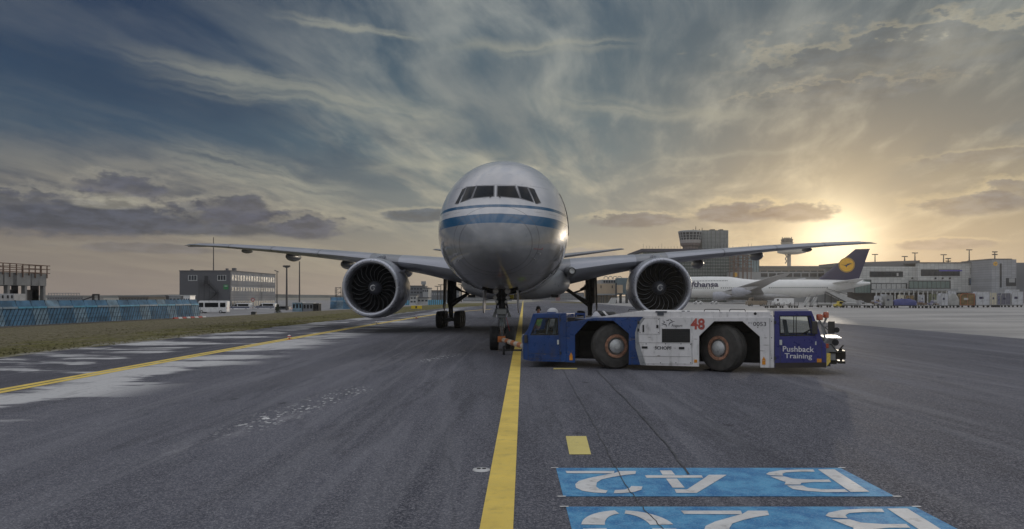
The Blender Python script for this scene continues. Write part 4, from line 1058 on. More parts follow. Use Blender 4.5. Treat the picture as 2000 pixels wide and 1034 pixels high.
def tstroke(pts, w0):
    P_ = tp(pts); n = len(P_); base = len(mb.v)
    for i, (u, v) in enumerate(P_):
        a_ = Vector(P_[max(0, i-1)]); b_ = Vector(P_[min(n-1, i+1)]); d_ = (b_-a_).normalized(); w = w0*(1-abs(i/(n-1)*2-1)*.75); q_ = Vector((-d_.y, d_.x))*w
        mb.v += [(u+q_.x, -.0045, v+q_.y), (u-q_.x, -.0045, v-q_.y)]
    for i in range(n-1): mb.f.append((base+2*i, base+2*i+1, base+2*i+3, base+2*i+2)); mb.mi.append(0)
SL = lambda x, y: (1220+x/6.667, 600+y/6.664)
for pts in ([(490,180),(512,185),(520,200),(505,212),(480,218)], [(482,238),(505,228),(530,228),(545,240),(548,262)], [(575,250),(578,225),(590,208),(612,200),(632,204)], [(655,186),(630,188),(612,182),(600,168),(598,152)], [(585,154),(572,172),(555,178),(540,176)]):
    tstroke([SL(*p) for p in pts], .016)
mb.build('star_emblem', LK, tug, recalc=False)
# bolts, hinges, hoses, scuffs
for (px, py) in ((1250,624),(1286,624),(1250,650),(1286,650),(1246,672),(1262,672),(1300,672),(1330,672),(1349,673),(1256,708),(1290,709),(1320,709),(1349,709),(1507,628),(1507,660),(1507,700),(1108,640),(1108,680),(1236,628),(1236,660),(1236,700),(1370,640),(1480,640)):
    s_, z_ = TP(px, py); MB().lathe([(.001,.016),(.010,.014),(.012,.001)], (s_,-.0,z_), (0,-1,0), 8).build('bolt', DKM, tug)
for (px, py) in ((1247,630),(1247,645),(1094,625),(1095,690),(1514,630),(1514,700)):
    s_, z_ = TP(px, py); MB().box(s_-.03, s_+.03, -.028, -.012, z_-.05, z_+.05).build('hinge', DKM, tug)
for k_ in range(3):
    a_, b_ = TP(1612, 678+k_*6), TP(1640, 690+k_*3); MB().path([(a_[0],.5+k_*.15,a_[1]),((a_[0]+b_[0])/2,.45+k_*.12,a_[1]+.06),((a_[0]+b_[0])/2+.12,.45+k_*.12,a_[1]-.10),(b_[0],.55+k_*.1,b_[1])], .016, 6).build('hose', DARK, tug, smooth=True)
for k_, (px, py) in enumerate(((1240,603),(1390,609),(1440,609))):
    s_, z_ = TP(px, 609); MB().path([(s_-.25,.2,z_),(s_-.22,.2,z_+.07),(s_+.22,.2,z_+.07),(s_+.25,.2,z_)], .013, 6).build('deck_handle', DKM, tug)
SCF = mat('bare scuffed metal', (.17,.14,.12), .6, .3, var=.5, vscale=12)
random.seed(3)
for k_ in range(34):
    px, py = random.choice(((random.uniform(1256,1350), 711.5), (random.uniform(1486,1502), random.uniform(640,716)), (random.uniform(1256,1360), random.uniform(640,712)), (random.uniform(1110,1120), random.uniform(660,705)), (random.uniform(1025,1090), random.uniform(690,703)), (random.uniform(1230,1240), random.uniform(660,710))))
    s_, z_ = TP(px, py); l_, h_ = random.uniform(.02,.12), random.uniform(.004,.012); w_ = -.0165 if px < 1100 else -.0035
    MB().sheet([(s_-l_,z_),(s_-l_*.3,z_+h_),(s_+l_,z_+h_*.4),(s_+l_*.2,z_-h_)], lambda u, v: (u, w_, v)).build('scuff', SCF, tug, recalc=False)
# reflectors
AMB = mat('amber reflector', (.75,.30,.03), .25, coat=.8)
for q in ([(1355.7,702.7),(1361.7,702.7),(1361.7,708.7),(1355.7,708.7)], [(1488.3,705.2),(1495,705.2),(1495.3,712.5),(1488.5,712.5)], [(1491.7,696.7),(1496,704.5),(1487.7,704.5)], [(1112.5,694),(1118.5,694),(1118.5,704),(1112.5,704)], [(1115.5,688.5),(1118,693.5),(1113,693.5)]): MB().prism(tp(q), [], flat, -.012, -.001).build('reflector', AMB, tug)
mb = MB(); mb.prism(tp([(1595.4,700.7),(1604.4,700.7),(1604.4,708),(1595.4,708)]), [], flat, -.03, -.0205); mb.build('reflector', AMB, tug, recalc=True)
for q in ([(1088.5,664),(1092,664),(1092,673),(1088.5,673)], [(1522.5,664),(1527.5,664),(1527.5,674),(1522.5,674)], [(1592,667),(1594.5,667),(1594.5,674),(1592,674)]): MB().prism(tp(q), [], flat, -.03, -.0125).build('door_handle', mat('handle white', (.6,.62,.6), .35), tug)
# interiors: seats, dashboards, steering wheels
def seat(s_, w_, z_, face):
    mb = MB(); mb.box(s_-.24, s_+.24, w_-.24, w_+.24, z_, z_+.14); mb.prism([(s_-face*.20, z_+.12), (s_-face*.30, z_+.75), (s_-face*.18, z_+.75), (s_-face*.08, z_+.12)], [], flat, w_-.22, w_+.22); mb.box(s_-.12, s_+.12, w_-.12, w_+.12, zb1+.25, z_)
    mb.build('seat', mat('seat cloth', (.16,.18,.20), .8), tug, bevel=.03)
seat(.85, .75, .95, -1); seat(xl2+.55, .8, .95, 1)
for (s_, d_, m_) in ((.50, 1, TBK), (xr2+.15, -1, TBK)):
    MB().box(s_-.14, s_+.14, .15, 1.5, .7, 1.14).build('dashboard', m_, tug, bevel=.03)
    mb = MB(); n = 20; c_ = Vector((s_+d_*.28, .75, 1.30)); ax = Vector((d_*.5, 0, .85)).normalized(); u_ = Vector((0,1,0)); v_ = ax.cross(u_)
    pts = [c_+u_*math.cos(6.283*i/n)*.2+v_*math.sin(6.283*i/n)*.2 for i in range(n+1)]; mb.path(pts, .014, 6); mb.tube(c_, c_-ax*.35, .025); mb.tube(c_-u_*.2, c_+u_*.2, .012)
    mb.build('steering_wheel', DARK, tug)
MB().tube((.72,.5,1.1),(.88,.5,1.80),.03).build('cab_post', mat('grey post', (.3,.32,.33), .6), tug)
# roof and deck fittings
sB, zB = TP(1069, 606)
mb = MB().lathe([(0,.20),(.05,.20),(.12,.16),(.17,.09),(.185,.001)], (sB, .7, zt1), (0,0,1), 24); mb.build('roof_dome', mat('pale dome', (.52,.52,.53), .4), tug, smooth=True)
MB().lathe([(0,.16),(.035,.16),(.035,.001)], (sB+.0, .55, zt1), (0,0,1), 20).build('dome_foot', TB, tug)
bx0, bx1 = TP(1107,629)[0], TP(1128,629)[0]; zt = TP(1115,613)[1]
mb = MB().prism([(bx0, zt-.28), (bx1, zt-.26), (bx1, zt), (bx0, zt)], [[(bx0+.06, zt-.20), (bx1-.05, zt-.20), (bx1-.05, zt-.07), (bx0+.06, zt-.07)]], flat, 1.2, 1.25); mb.build('air_intake_frame', TB, tug)
mb = MB()
a0, za = TP(1143, 620); a1, _ = TP(1183, 620)
mb.prism([(a0, za), (a0+.13, za+.18), (a0+.2, za+.18), (a0+.36, za)], [], flat, 1.0, 1.04); mb.prism([(a1-.05, za), (a1-.25, za+.2), (a1-.32, za+.2), (a1-.14, za)], [], flat, 1.0, 1.04)
mb.build('fifth_wheel_bracket', TW, tug)
MB().lathe([(0,.32),(.10,.34),(.16,.30),(.18,.001)], ((a0+a1)/2+.12, 1.35, za), (0,0,1), 24).build('exhaust_cap', mat('black cap', (.03,.03,.03), .5), tug, smooth=35)
mb = MB(); h0, hz = TP(1280,609); h1, _ = TP(1302,609); mb.box(h0, h1, .02, .3, hz-.03, hz+.015); mb.box(h0+.06, h1-.1, .03, .06, hz-.13, hz-.03); mb.box(TP(1330,608)[0], TP(1336,608)[0], .2, .3, hz, hz+.03); mb.box(TP(1341,608)[0], TP(1346,608)[0], .2, .3, hz, hz+.03)
mb.build('deck_latch', mat('latch steel', (.10,.11,.13), .5, .4), tug)
s_, z_ = TP(1475,613); MB().lathe([(0,.045),(.01,.045),(.012,.001)], (s_, .06, z_), (0,-1,0), 16).build('deck_plug', DARK, tug)
mb = MB()
for px in (1500, 1525, 1550, 1580): s_, z_ = TP(px, 607); mb.tube((s_, 1.3, z_), (s_, 1.3, z_+.07), .012)
s_, _ = TP(1500,606); s2x, _ = TP(1583,606); mb.box(s_, s2x, .9, 1.5, zt2-.005, zt2+.055); mb.build('roof_rack', mat('pale rack', (.55,.53,.50), .5), tug)
# end fittings on the right
OR_ = mat('beacon orange', (.42,.07,.02), .2, coat=1)
def on_end(px, py, w=.0): s_, z_ = TP(px, py); return Vector((s_, w, z_))
for (px, py, r) in ((1602,620,.10),(1616,616,.085)):
    c_ = on_end(px, py, .25 if px < 1610 else .5); b_ = MB().lathe([(-.10,r*.75),(-.08,r),(.06,r),(.09,r*.8),(.10,.001)], c_, (0,0,1), 18).build('beacon', OR_, tug, smooth=35)
    MB().tube(c_+Vector((0,0,-.1)), c_+Vector((-.12,0,-.4)), .025).build('beacon_stalk', STEEL, b_)
c_ = on_end(1624,640,.1); MB().box(c_.x-.09, c_.x+.10, .05, .15, c_.z-.19, c_.z+.19).build('wing_mirror', mat('mirror housing', (.05,.045,.04), .5), tug, bevel=.02)
c_ = on_end(1634,645,.1); MB().lathe([(0,.06),(.06,.085),(.10,.085),(.10,.001)], c_, (0,-1,0), 18).build('work_lamp', DARK, tug, smooth=35)
c_ = on_end(1590,640,-.12); MB().box(c_.x-.07, c_.x+.09, -.16, -.10, c_.z-.20, c_.z+.20).build('wing_mirror', mat('mirror housing', (.05,.045,.04), .5), tug, bevel=.03)
mb = MB(); mb.bar(on_end(1603,628,.3), on_end(1616,655,.3), .05); mb.bar(on_end(1612,640,.2), on_end(1626,636,.1), .03); mb.bar(on_end(1600,630,.3), on_end(1622,648,.2), .035); mb.bar(on_end(1609,669,.0), on_end(1621,660,.0), .04); mb.tube(on_end(1612,633,.5), on_end(1617,622,.5), .03)
mb.bar(on_end(1606,640,.1), on_end(1613,665,.1), .06); mb.build('mirror_bracket', mat('bracket grey', (.30,.30,.30), .5, .3, dirt=.4), tug)
s_a, z_a = TP(1611,661); s_b, _ = TP(1647,661)
MB().box(s_a, s_b, .35, 2.2, z_a-.04, z_a).build('end_ledge', TW, tug, bevel=.01)
MB().box(s_a, s_a+.35, .45, 2.1, .45, z_a-.04).build('end_frame', mat('end frame pale', (.42,.42,.40), .5, dirt=.5), tug, bevel=.02)
c_ = on_end(1633,670,.3); MB().lathe([(0,.05),(.05,.10),(.09,.10),(.09,.001)], c_, (0,-1,0), 18).build('head_lamp', DARK, tug, smooth=35)
c_ = on_end(1616,676,.02); MB().box(c_.x-.07, c_.x+.04, .0, .1, c_.z-.07, c_.z+.07).build('indicator', OR_, tug, bevel=.01)
# hazard board
u0, v1 = TP(1614.5,690); u1, v0 = TP(1622,716)
hb = MB().box(u0, u1, -.01, .02, v0, v1).build('hazard_board', mat('hazard black', (.03,.03,.03), .5), tug)
mb = MB()
for i in range(3): vv = v0+(v1-v0)*(i*.36-.05); mb.sheet([(u0, max(v0, vv)), (u1, min(v1, vv+.16)), (u1, min(v1, vv+.30)), (u0, min(v1, max(v0, vv+.14)))], lambda u, v: (u, -.013, v))
mb.build('hazard_stripe', YEL, hb, recalc=False)
# coupler
s_, z_ = TP(1622,700); s2x, _ = TP(1655,700)
mb = MB().box(s_, s2x-.25, .5, 1.1, z_-.22, z_+.12); mb.box(s2x-.28, s2x, .45, 1.15, z_-.05, z_+.20); mb.box(s2x-.22, s2x, .5, 1.1, z_-.2, z_-.12); mb.tube((s2x-.2,.8,z_+.15),(s2x-.03,.8,z_+.36),.022); mb.tube((s2x-.1,.8,z_-.2),(s2x-.1,.8,z_+.26),.035)
mb.box(s_, s_+.42, .4, 1.3, z_+.12, z_+.17)
mb.build('coupler', mat('greasy coupler', (.035,.032,.025), .5, .4, dirt=.5), tug, bevel=.012)
mb = MB().box(q0[0]-.30, q0[0]+.02, 1.2, 1.9, .42, .60); mb.box(q0[0]-.30, q0[0], 1.2, 1.9, .64, .70); mb.tube((q0[0]-.2,1.55,.38),(q0[0]-.2,1.55,.8),.035); mb.build('coupler', mat('greasy coupler', (.03,.03,.03), .5), tug, bevel=.012)
mb = MB().path([TPp for TPp in [Vector((q0[0]-.02, .05, .55)), Vector((q0[0]-.05,.05,1.0)), Vector((q0[0]-.02,.05,1.12)), Vector((q0[0]+.06,.05,1.12)), Vector((q0[0]+.08,.05,.9))]], .016, 8); mb.build('grab_rail', STEEL, tug)
s_, z_ = TP(1028,662); MB().box(s_-.06, s_+.05, -.08, -.015, z_-.14, z_+.14).build('wing_mirror', mat('mirror housing', (.05,.045,.04), .5), tug, bevel=.02)
# ================================================================== PERSON beyond the tug cab
def skin_body(name, verts, edges, m, parent, sub=2):
    me = bpy.data.meshes.new(name); me.from_pydata([v[0] for v in verts], edges, []); o = bpy.data.objects.new(name, me); COL.objects.link(o)
    sk = o.modifiers.new('Skin', 'SKIN'); sk.use_smooth_shade = True
    for i, v in enumerate(verts):
        r = v[1]; me.skin_vertices[0].data[i].radius = r if isinstance(r, tuple) else (r, r)
    me.skin_vertices[0].data[0].use_root = True
    ss = o.modifiers.new('Sub', 'SUBSURF'); ss.levels = sub; ss.render_levels = sub
    bpy.context.view_layer.update(); dg = bpy.context.evaluated_depsgraph_get()
    nm = bpy.data.meshes.new_from_object(o.evaluated_get(dg)); bpy.data.objects.remove(o)
    nm.name = name; nm.materials.clear(); nm.materials.append(m); nm.polygons.foreach_set('use_smooth', [True]*len(nm.polygons))
    o = bpy.data.objects.new(name, nm); COL.objects.link(o); o.parent = parent; WM[o.name] = WM[parent.name]; return o
SKIN = mat('skin', (.42,.22,.15), .5, var=.05)
per = thing('person', 'ground crew person in a yellow green vest and ear protectors, standing behind the tug cab', 'person', (1.235, 36, 0), rad(12))
PV = [((0,0,1.0),(.15,.11)),((0,0,1.25),(.16,.11)),((0,-.01,1.5),(.19,.115)),((0,0,1.62),(.07,.07)),((0,-.01,1.72),(.068,.08)),((0,-.02,1.82),(.075,.095)),((0,-.01,1.90),(.05,.06)),
      ((-.10,0,.93),(.10,.10)),((-.12,-.04,.50),(.07,.07)),((-.13,.02,.10),(.05,.05)),((-.13,-.14,.04),(.045,.04)),
      ((.10,0,.93),(.10,.10)),((.13,.05,.50),(.07,.07)),((.14,.12,.10),(.05,.05)),((.14,-.03,.04),(.045,.04)),
      ((-.22,0,1.52),(.065,.065)),((-.28,.02,1.23),(.05,.05)),((-.24,-.14,1.02),(.036,.036)),((-.23,-.19,.96),(.03,.045)),
      ((.22,0,1.52),(.065,.065)),((.28,.03,1.23),(.05,.05)),((.27,-.10,.99),(.036,.036)),((.27,-.14,.93),(.03,.045))]
PE = [(0,1),(1,2),(2,3),(3,4),(4,5),(5,6),(0,7),(7,8),(8,9),(9,10),(0,11),(11,12),(12,13),(13,14),(2,15),(15,16),(16,17),(17,18),(2,19),(19,20),(20,21),(21,22)]
skin_body('body', PV, PE, SKIN, per)
skin_body('hi_vis_jacket', [((0,0,.96),(.18,.135)),((0,0,1.25),(.185,.135)),((0,-.01,1.49),(.205,.135)),((-.23,0,1.50),(.082,.082)),((-.29,.02,1.23),(.066,.066)),((-.255,-.11,1.06),(.052,.052)),((.23,0,1.50),(.082,.082)),((.29,.03,1.23),(.066,.066)),((.275,-.08,1.03),(.052,.052))],
    [(0,1),(1,2),(2,3),(3,4),(4,5),(2,6),(6,7),(7,8)], mat('hi vis fabric', (.36,.62,.10), .8), per)
skin_body('trousers', [((0,0,1.02),(.165,.125)),((-.10,0,.90),(.115,.115)),((-.12,-.04,.50),(.088,.088)),((-.13,.02,.12),(.075,.075)),((.10,0,.90),(.115,.115)),((.13,.05,.50),(.088,.088)),((.14,.12,.12),(.075,.075))], [(0,1),(1,2),(2,3),(0,4),(4,5),(5,6)], mat('grey work trousers', (.14,.17,.20), .85), per)
hr = MB().lathe([(0,.094),(.05,.098),(.10,.075),(.13,.001)], (0,.005,1.86), (0,0,1), 18).build('hair', mat('dark hair', (.02,.015,.012), .8), per, smooth=True)
for s in (-1, 1):
    MB().lathe([(0,.045),(.03,.05),(.05,.03),(.052,.001)], (s*.075,-.005,1.82), (s,0,0), 14).build('ear_cup', DARK, per, smooth=True)
    MB().lathe([(0,.055),(.02,.05),(.04,.03)], (s*.13,(-.14 if s < 0 else -.02),.0), (0,0,1), 8).build('shoe', DARK, per)
    MB().box(s*.03-.012, s*.03+.012, -.112, -.098, 1.835, 1.845).build('eye', DARK, per)
    mb = MB(); hx, hy, hz_ = (-.23,-.19,.94) if s < 0 else (.27,-.14,.91)
    for i, l in enumerate((.075,.085,.08,.065)): mb.path([(hx-.025+i*.017, hy-.005, hz_-.02), (hx-.026+i*.017, hy-.02, hz_-.02-l*.55), (hx-.024+i*.016, hy-.01, hz_-.02-l)], .008, 6)
    mb.path([(hx+s*-.035, hy-.01, hz_+.01), (hx+s*-.055, hy-.03, hz_-.04)], .009, 6); mb.build('fingers', SKIN, per, smooth=True)
MB().prism([(-.012,1.80),(.012,1.80),(.006,1.83),(-.006,1.83)], [], flat, -.135, -.09).build('nose', SKIN, per)
mb = MB(); n = 12; mb.path([(math.cos(3.1416*i/n)*.10, 0, 1.86+math.sin(3.1416*i/n)*.14) for i in range(n+1)], .010, 6); mb.build('headband', DARK, per)
MB().box(-.028, .028, -.113, -.10, 1.772, 1.78).build('mouth', mat('lips', (.25,.08,.07), .5), per)

# ================================================================== LEFT SIDE
GZ = -1.1
# blast fence
FA = Vector((-58.8, 88.0, GZ)); FB = Vector((-53.6, 128.5, GZ)); fd = (FB-FA).normalized(); fnv = Vector((fd.y, -fd.x, 0))
BF = mat('blast fence blue', (.075,.18,.29), .55, var=.45, vscale=.6, dirt=.25); BF2 = mat('blast fence pale blue', (.20,.30,.38), .5, var=.4, vscale=.8, dirt=.3); BF3 = mat('blast fence cyan lip', (.16,.46,.66), .5, var=.2, vscale=.8); BF4 = mat('blast fence rib', (.03,.055,.08), .6)
BF5 = mat('blast fence grey lip', (.38,.47,.55), .5, var=.2, vscale=.8)
bfence = thing('blast_fence', 'long blue jet blast fence with slanted ribs at the far left', 'fence', FA, 0)
random.seed(11); pl = 2.35
def fence_panel(par, A, d, n, L, h, last=False, sd=0):
    mp = lambda u, w, z: A + d*u + n*w + Vector((0,0,z))
    def q(mb, pts): b_ = len(mb.v); mb.v += [tuple(mp(*p)) for p in pts]; return b_
    mb = MB(); s_ = h*.70
    base = q(mb, [(0,.9,.15),(L,.9,.15),(L,.35,s_),(0,.35,s_),(0,.82,.15),(L,.82,.15),(L,.27,s_),(0,.27,s_)]); mb.f += [tuple(base+i for i in f) for f in BOXF]; mb.mi += [0]*6
    p_ = mb.build('panel', BF if sd % 3 else BF2, par, world=True)
    mb = MB()
    for k in range(4):
        u0 = L*(k/4)-.3; u1 = u0+L*.72; f_ = 1.0
        mb.bar(mp(u0, .96, .15), mp(u1, .96-.55*f_, .15+(s_-.15)*f_), .05 if k % 2 else .08, .03)
    for zz in (.35, .62): mb.bar(mp(0, .95-.55*zz*.9, s_*zz), mp(L, .95-.55*zz*.9, s_*zz), .025)
    mb.bar(mp(0,.9,.12), mp(L,.9,.12), .06); mb.build('rib', BF4, p_, world=True)
    mb = MB(); base = q(mb, [(.04,.42,s_+.02),(L-.04,.42,s_+.02),(L-.04,.02,h),(.04,.02,h),(.04,.36,s_+.02),(L-.04,.36,s_+.02),(L-.04,-.04,h),(.04,-.04,h)]); mb.f += [tuple(base+i for i in f) for f in BOXF]; mb.mi += [0]*6
    f2 = mb.build('flap', BF if (sd*7) % 5 else BF2, par, world=True)
    MB().bar(mp(.06,.46,s_+.09), mp(L-.08,.46,s_+.09), .05, .22).build('lip', BF3 if (sd*5) % 4 < 2 else BF5, f2, world=True)
    mb = MB(); mb.bar(mp(0,.3,0), mp(0,-.5,h*.7), .10); mb.bar(mp(0,.40,.0), mp(0,.05,h+.04), .09); mb.build('post', BF4, par, world=True)
for i in range(-3, 18): fence_panel(bfence, FA+fd*(pl*i), fd, fnv, pl, 3.08, sd=i+7)
# concrete foot, with red and white barriers at the far end
mb = MB(); mb.bar(FA-fd*7+fnv*.95+Vector((0,0,.08)), FB+fd*0+fnv*.95+Vector((0,0,.08)), .35, .18); mb.build('footing', mat('stained concrete', (.20,.18,.16), .85, dirt=.5), bfence, world=True)
RW = [mat('red barrier', (.42,.05,.04), .5), mat('white barrier', (.62,.60,.58), .5, dirt=.2)]
ORD = ['first','second','third','fourth','fifth','sixth','seventh','eighth','ninth','tenth','eleventh','twelfth','thirteenth']
def barrier(p, d, c, label, grp, L=1.1, hs=1.0):
    t = thing('road_barrier', label, 'barrier', p, math.atan2(d.y, d.x), grp)
    R = []
    for x in (0, L*.5, L-.04): R.append([(x,-.25,.05),(x,.25,.05),(x,.22,.25*hs+.03),(x,.1,.4*hs+.03),(x,.08,.75*hs),(x,-.08,.75*hs),(x,-.1,.4*hs+.03),(x,-.22,.25*hs+.03)])
    MB().loft(R).build('barrier_body', RW[c], t, bevel=.02); mb = MB(); mb.box(.1,.3,-.26,.26,0,.05); mb.box(L-.35,L-.15,-.26,.26,0,.05); mb.build('foot', DARK, t)
    return t
for i in range(8): barrier(FB+fd*(-8+i*1.2)+fnv*1.6, fd, i % 2, ORD[i]+' low block from the left at the end of the long blue fence', 'barriers at the end of the blast fence', hs=.42)
p0, p1 = Vector((*G(564, 608, GZ), GZ)), Vector((*G(616, 605.5, GZ), GZ)); bd = (p1-p0).normalized(); bl = (p1-p0).length/13
for i in range(13): barrier(p0+bd*bl*i, bd, 1-i % 2, ORD[i]+' block from the left in the striped red and white barrier row', 'striped barrier row', L=bl*.93)

# ruined concrete building with a railing, far left
CON = mat('weathered concrete', (.25,.25,.25), .85, var=.15, vscale=.4, dirt=.45); CON2 = mat('dark opening', (.045,.04,.04), .9); RUST = mat('rusty rail', (.11,.055,.035), .7)
d = 112; xb = -76.4; t = thing('concrete_shed', 'grey concrete shell building with rusty roof railing at the far left', 'building', (xb-8, d+7, GZ))
z1_, z0_ = 6.15, 4.2; YP = lambda px: 76.4*F/(1000-px)
MB().box(xb-16, xb, d, d+14, z0_, z1_).build('roof_slab', CON, t, world=True)
for y_ in (d, YP(16), YP(50), d+13.4):
    for x_ in (xb-.7, xb-15.9): MB().box(x_, x_+.6, y_, y_+.55, GZ, z0_).build('column', CON, t, world=True)
for (pa, pb, zt_) in ((60,88,3.55),(75,88,4.19),(27,48,3.55),(38,48,4.19),(-40,12,4.19)): MB().box(xb-1.2-(.1 if zt_ > 4 else 0), xb-1.0, YP(pa), YP(pb), GZ, zt_).build('dark_infill', CON2, t, world=True)
for (y_, w_) in ((YP(6),.3),(YP(26),.5),(YP(30),.35),(YP(60),.3)): MB().box(xb+.003, xb+.02, y_, y_+w_, z0_+.05, z1_-.02).build('stain', mat('damp stain', (.10,.10,.105), .9, var=.4, vscale=1), t, world=True)
mb = MB(); zr = [z1_+1.35, z1_+.75, z1_+.12]
for z_ in zr: mb.bar((xb+.12, d, z_), (xb+.12, d+14.8, z_), .12); mb.bar((xb-16, d+14, z_), (xb+.1, d+14, z_), .10)
for i in range(10): y_ = d+14*i/9; mb.bar((xb+.12, y_, zr[0]), (xb+.12, y_, z1_-(.7 if i % 2 else .35)), .13)
for i in range(6): mb.bar((xb-16+i*3, d+14, zr[0]), (xb-16+i*3, d+14, z1_), .10)
mb.build('roof_railing', RUST, t, world=True)
d = 98; t = thing('site_container', 'small white equipment container behind the blue fence at the left edge', 'container', (X(8,d), d, GZ))
mb = MB().box(X(-40,d), X(27,d), d, d+2.4, GZ+.1, Z(574,d)); mb.build('box', mat('container white', (.45,.45,.46), .6, dirt=.4), t, world=True, bevel=.03)
mb = MB(); 
for px in (4, 14, 22): mb.box(X(px,d), X(px+3,d), d-.04, d-.005, Z(583,d), Z(577,d))
mb.build('vent', DARK, t, world=True)

# three-storey office block
A = Vector((X(450,215), 215, GZ)); e1 = Vector((.052, .9986, 0)).normalized(); e2 = Vector((-e1.y, e1.x, 0))
ob = thing('office_block', 'grey three-storey office block with window rows, fire stair and green sign, left of the airliner', 'building', A, 0)
L1, L2, H = 35.0, 14.6, 10.7
op = lambda u, v, z: A + e1*u + e2*v + Vector((0,0,z))        # u along right face, v along left face
OW = mat('grey cladding light', (.24,.25,.28), .7, var=.10, vscale=.1, dirt=.2, grid=(1.2, 1.35, .05)); OW2 = mat('grey cladding dark', (.11,.112,.125), .7, var=.06, vscale=.1, dirt=.12)
def obox(mb, u0, u1, v0, v1, z0, z1):
    vs = [op(u,v,z) for z in (z0,z1) for (u,v) in ((u0,v0),(u1,v0),(u1,v1),(u0,v1))]; mb.add(vs, BOXF)
mb = MB(); obox(mb, .05, L1, 0, L2, 0, H); mb.build('wall', OW, ob, world=True)
mb = MB(); obox(mb, 0, .045, .0, L2, 0, H); mb.build('end_wall', OW2, ob, world=True)
mb = MB(); obox(mb, -.1, L1+.1, -.12, L2+.1, H, H+.25); obox(mb, 8, 9, 2, 3, H+.25, H+1.2); obox(mb, .5, 1.2, 1, 1.6, H+.25, H+.8); obox(mb, 1, 2, 11.5, 12, H+.25, H+.6)
mb.build('roof', mat('roof edge', (.12,.12,.13), .7), ob, world=True)
mb = MB()
for z_ in (.95, 1.9, 3.3, 5.9, 6.9, 3.9): obox(mb, .1, L1, -.03, -.002, z_, z_+.05)
mb.build('cladding_joint', mat('joint', (.12,.13,.15), .8), ob, world=True)
WD = mat('office window glass', (.03,.035,.045), .35, coat=.0, var=.5, vscale=.3, spec=.25); WF2 = mat('white window frame', (.55,.56,.56), .5)
for (z0, z1, n, w_) in ((8.2, 9.65, 17, 1.15), (5.25, 6.2, 17, 1.1), (.7, 2.2, 17, 1.3)):
    for i in range(n):
        u0 = .9+i*(L1-1.3)/n; mb = MB(); obox(mb, u0-.12, u0+w_+.12, -.05, -.003, z0-.1, z1+.1); f = mb.build('window', WF2, ob, world=True)
        mb = MB(); obox(mb, u0, u0+w_, -.075, -.053, z0, z1); mb.build('pane', WD, f, world=True)
for (v0, v1) in ((1.3,3.6),(9.6,12.0)):
    mb = MB(); obox(mb, -.06, -.003, v0-.1, v1+.1, 8.0, 9.6); f = mb.build('window', WF2, ob, world=True)
    mb = MB()
    for k in range(3): obox(mb, -.09, -.063, v0+k*(v1-v0)/3+.08, v0+(k+1)*(v1-v0)/3-.08, 8.2, 9.5)
    mb.build('pane', WD, f, world=True)
mb = MB(); obox(mb, -.08, -.003, 6.4, 7.4, 7.2, 9.4); mb.build('door', mat('door dark', (.03,.03,.035), .6), ob, world=True)
mb = MB(); obox(mb, -.14, -.003, .6, 1.9, 5.6, 6.9); sg = mb.build('green_sign', mat('green sign', (.03,.24,.07), .5), ob, world=True)
mb = MB(); obox(mb, -.16, -.145, .8, 1.6, 6.4, 6.65); mb.build('sign_band', WF2, sg, world=True)
mb = MB(); yy = -.9
def rp(v, z): return op(yy, v, z)
mb.bar(rp(8.6,7.1), rp(5.6,7.1), 1.2, .12); mb.bar(rp(6.0,7.0), rp(3.6,4.6), .5, .15); mb.bar(rp(5.0,4.6), rp(3.2,4.6), 1.2, .12); mb.bar(rp(3.6,4.6), rp(7.2,1.2), .5, .15)
for v_ in (8.6, 7.1, 5.6, 3.2): mb.bar(rp(v_, 0), rp(v_, 8.2 if v_ > 5 else 5.7), .10)
for dz_ in (.5, 1.0): mb.bar(rp(8.6,7.1+dz_), rp(5.6,7.1+dz_), .06); mb.bar(rp(6.0,7.0+dz_), rp(3.6,4.6+dz_), .06); mb.bar(rp(3.6,4.6+dz_), rp(7.2,1.2+dz_), .06)
for i in range(8): v_ = 8.6-i*3/7; mb.bar(rp(v_,7.1), rp(v_,8.1), .04)
mb.build('fire_stair', DKM, ob, world=True)

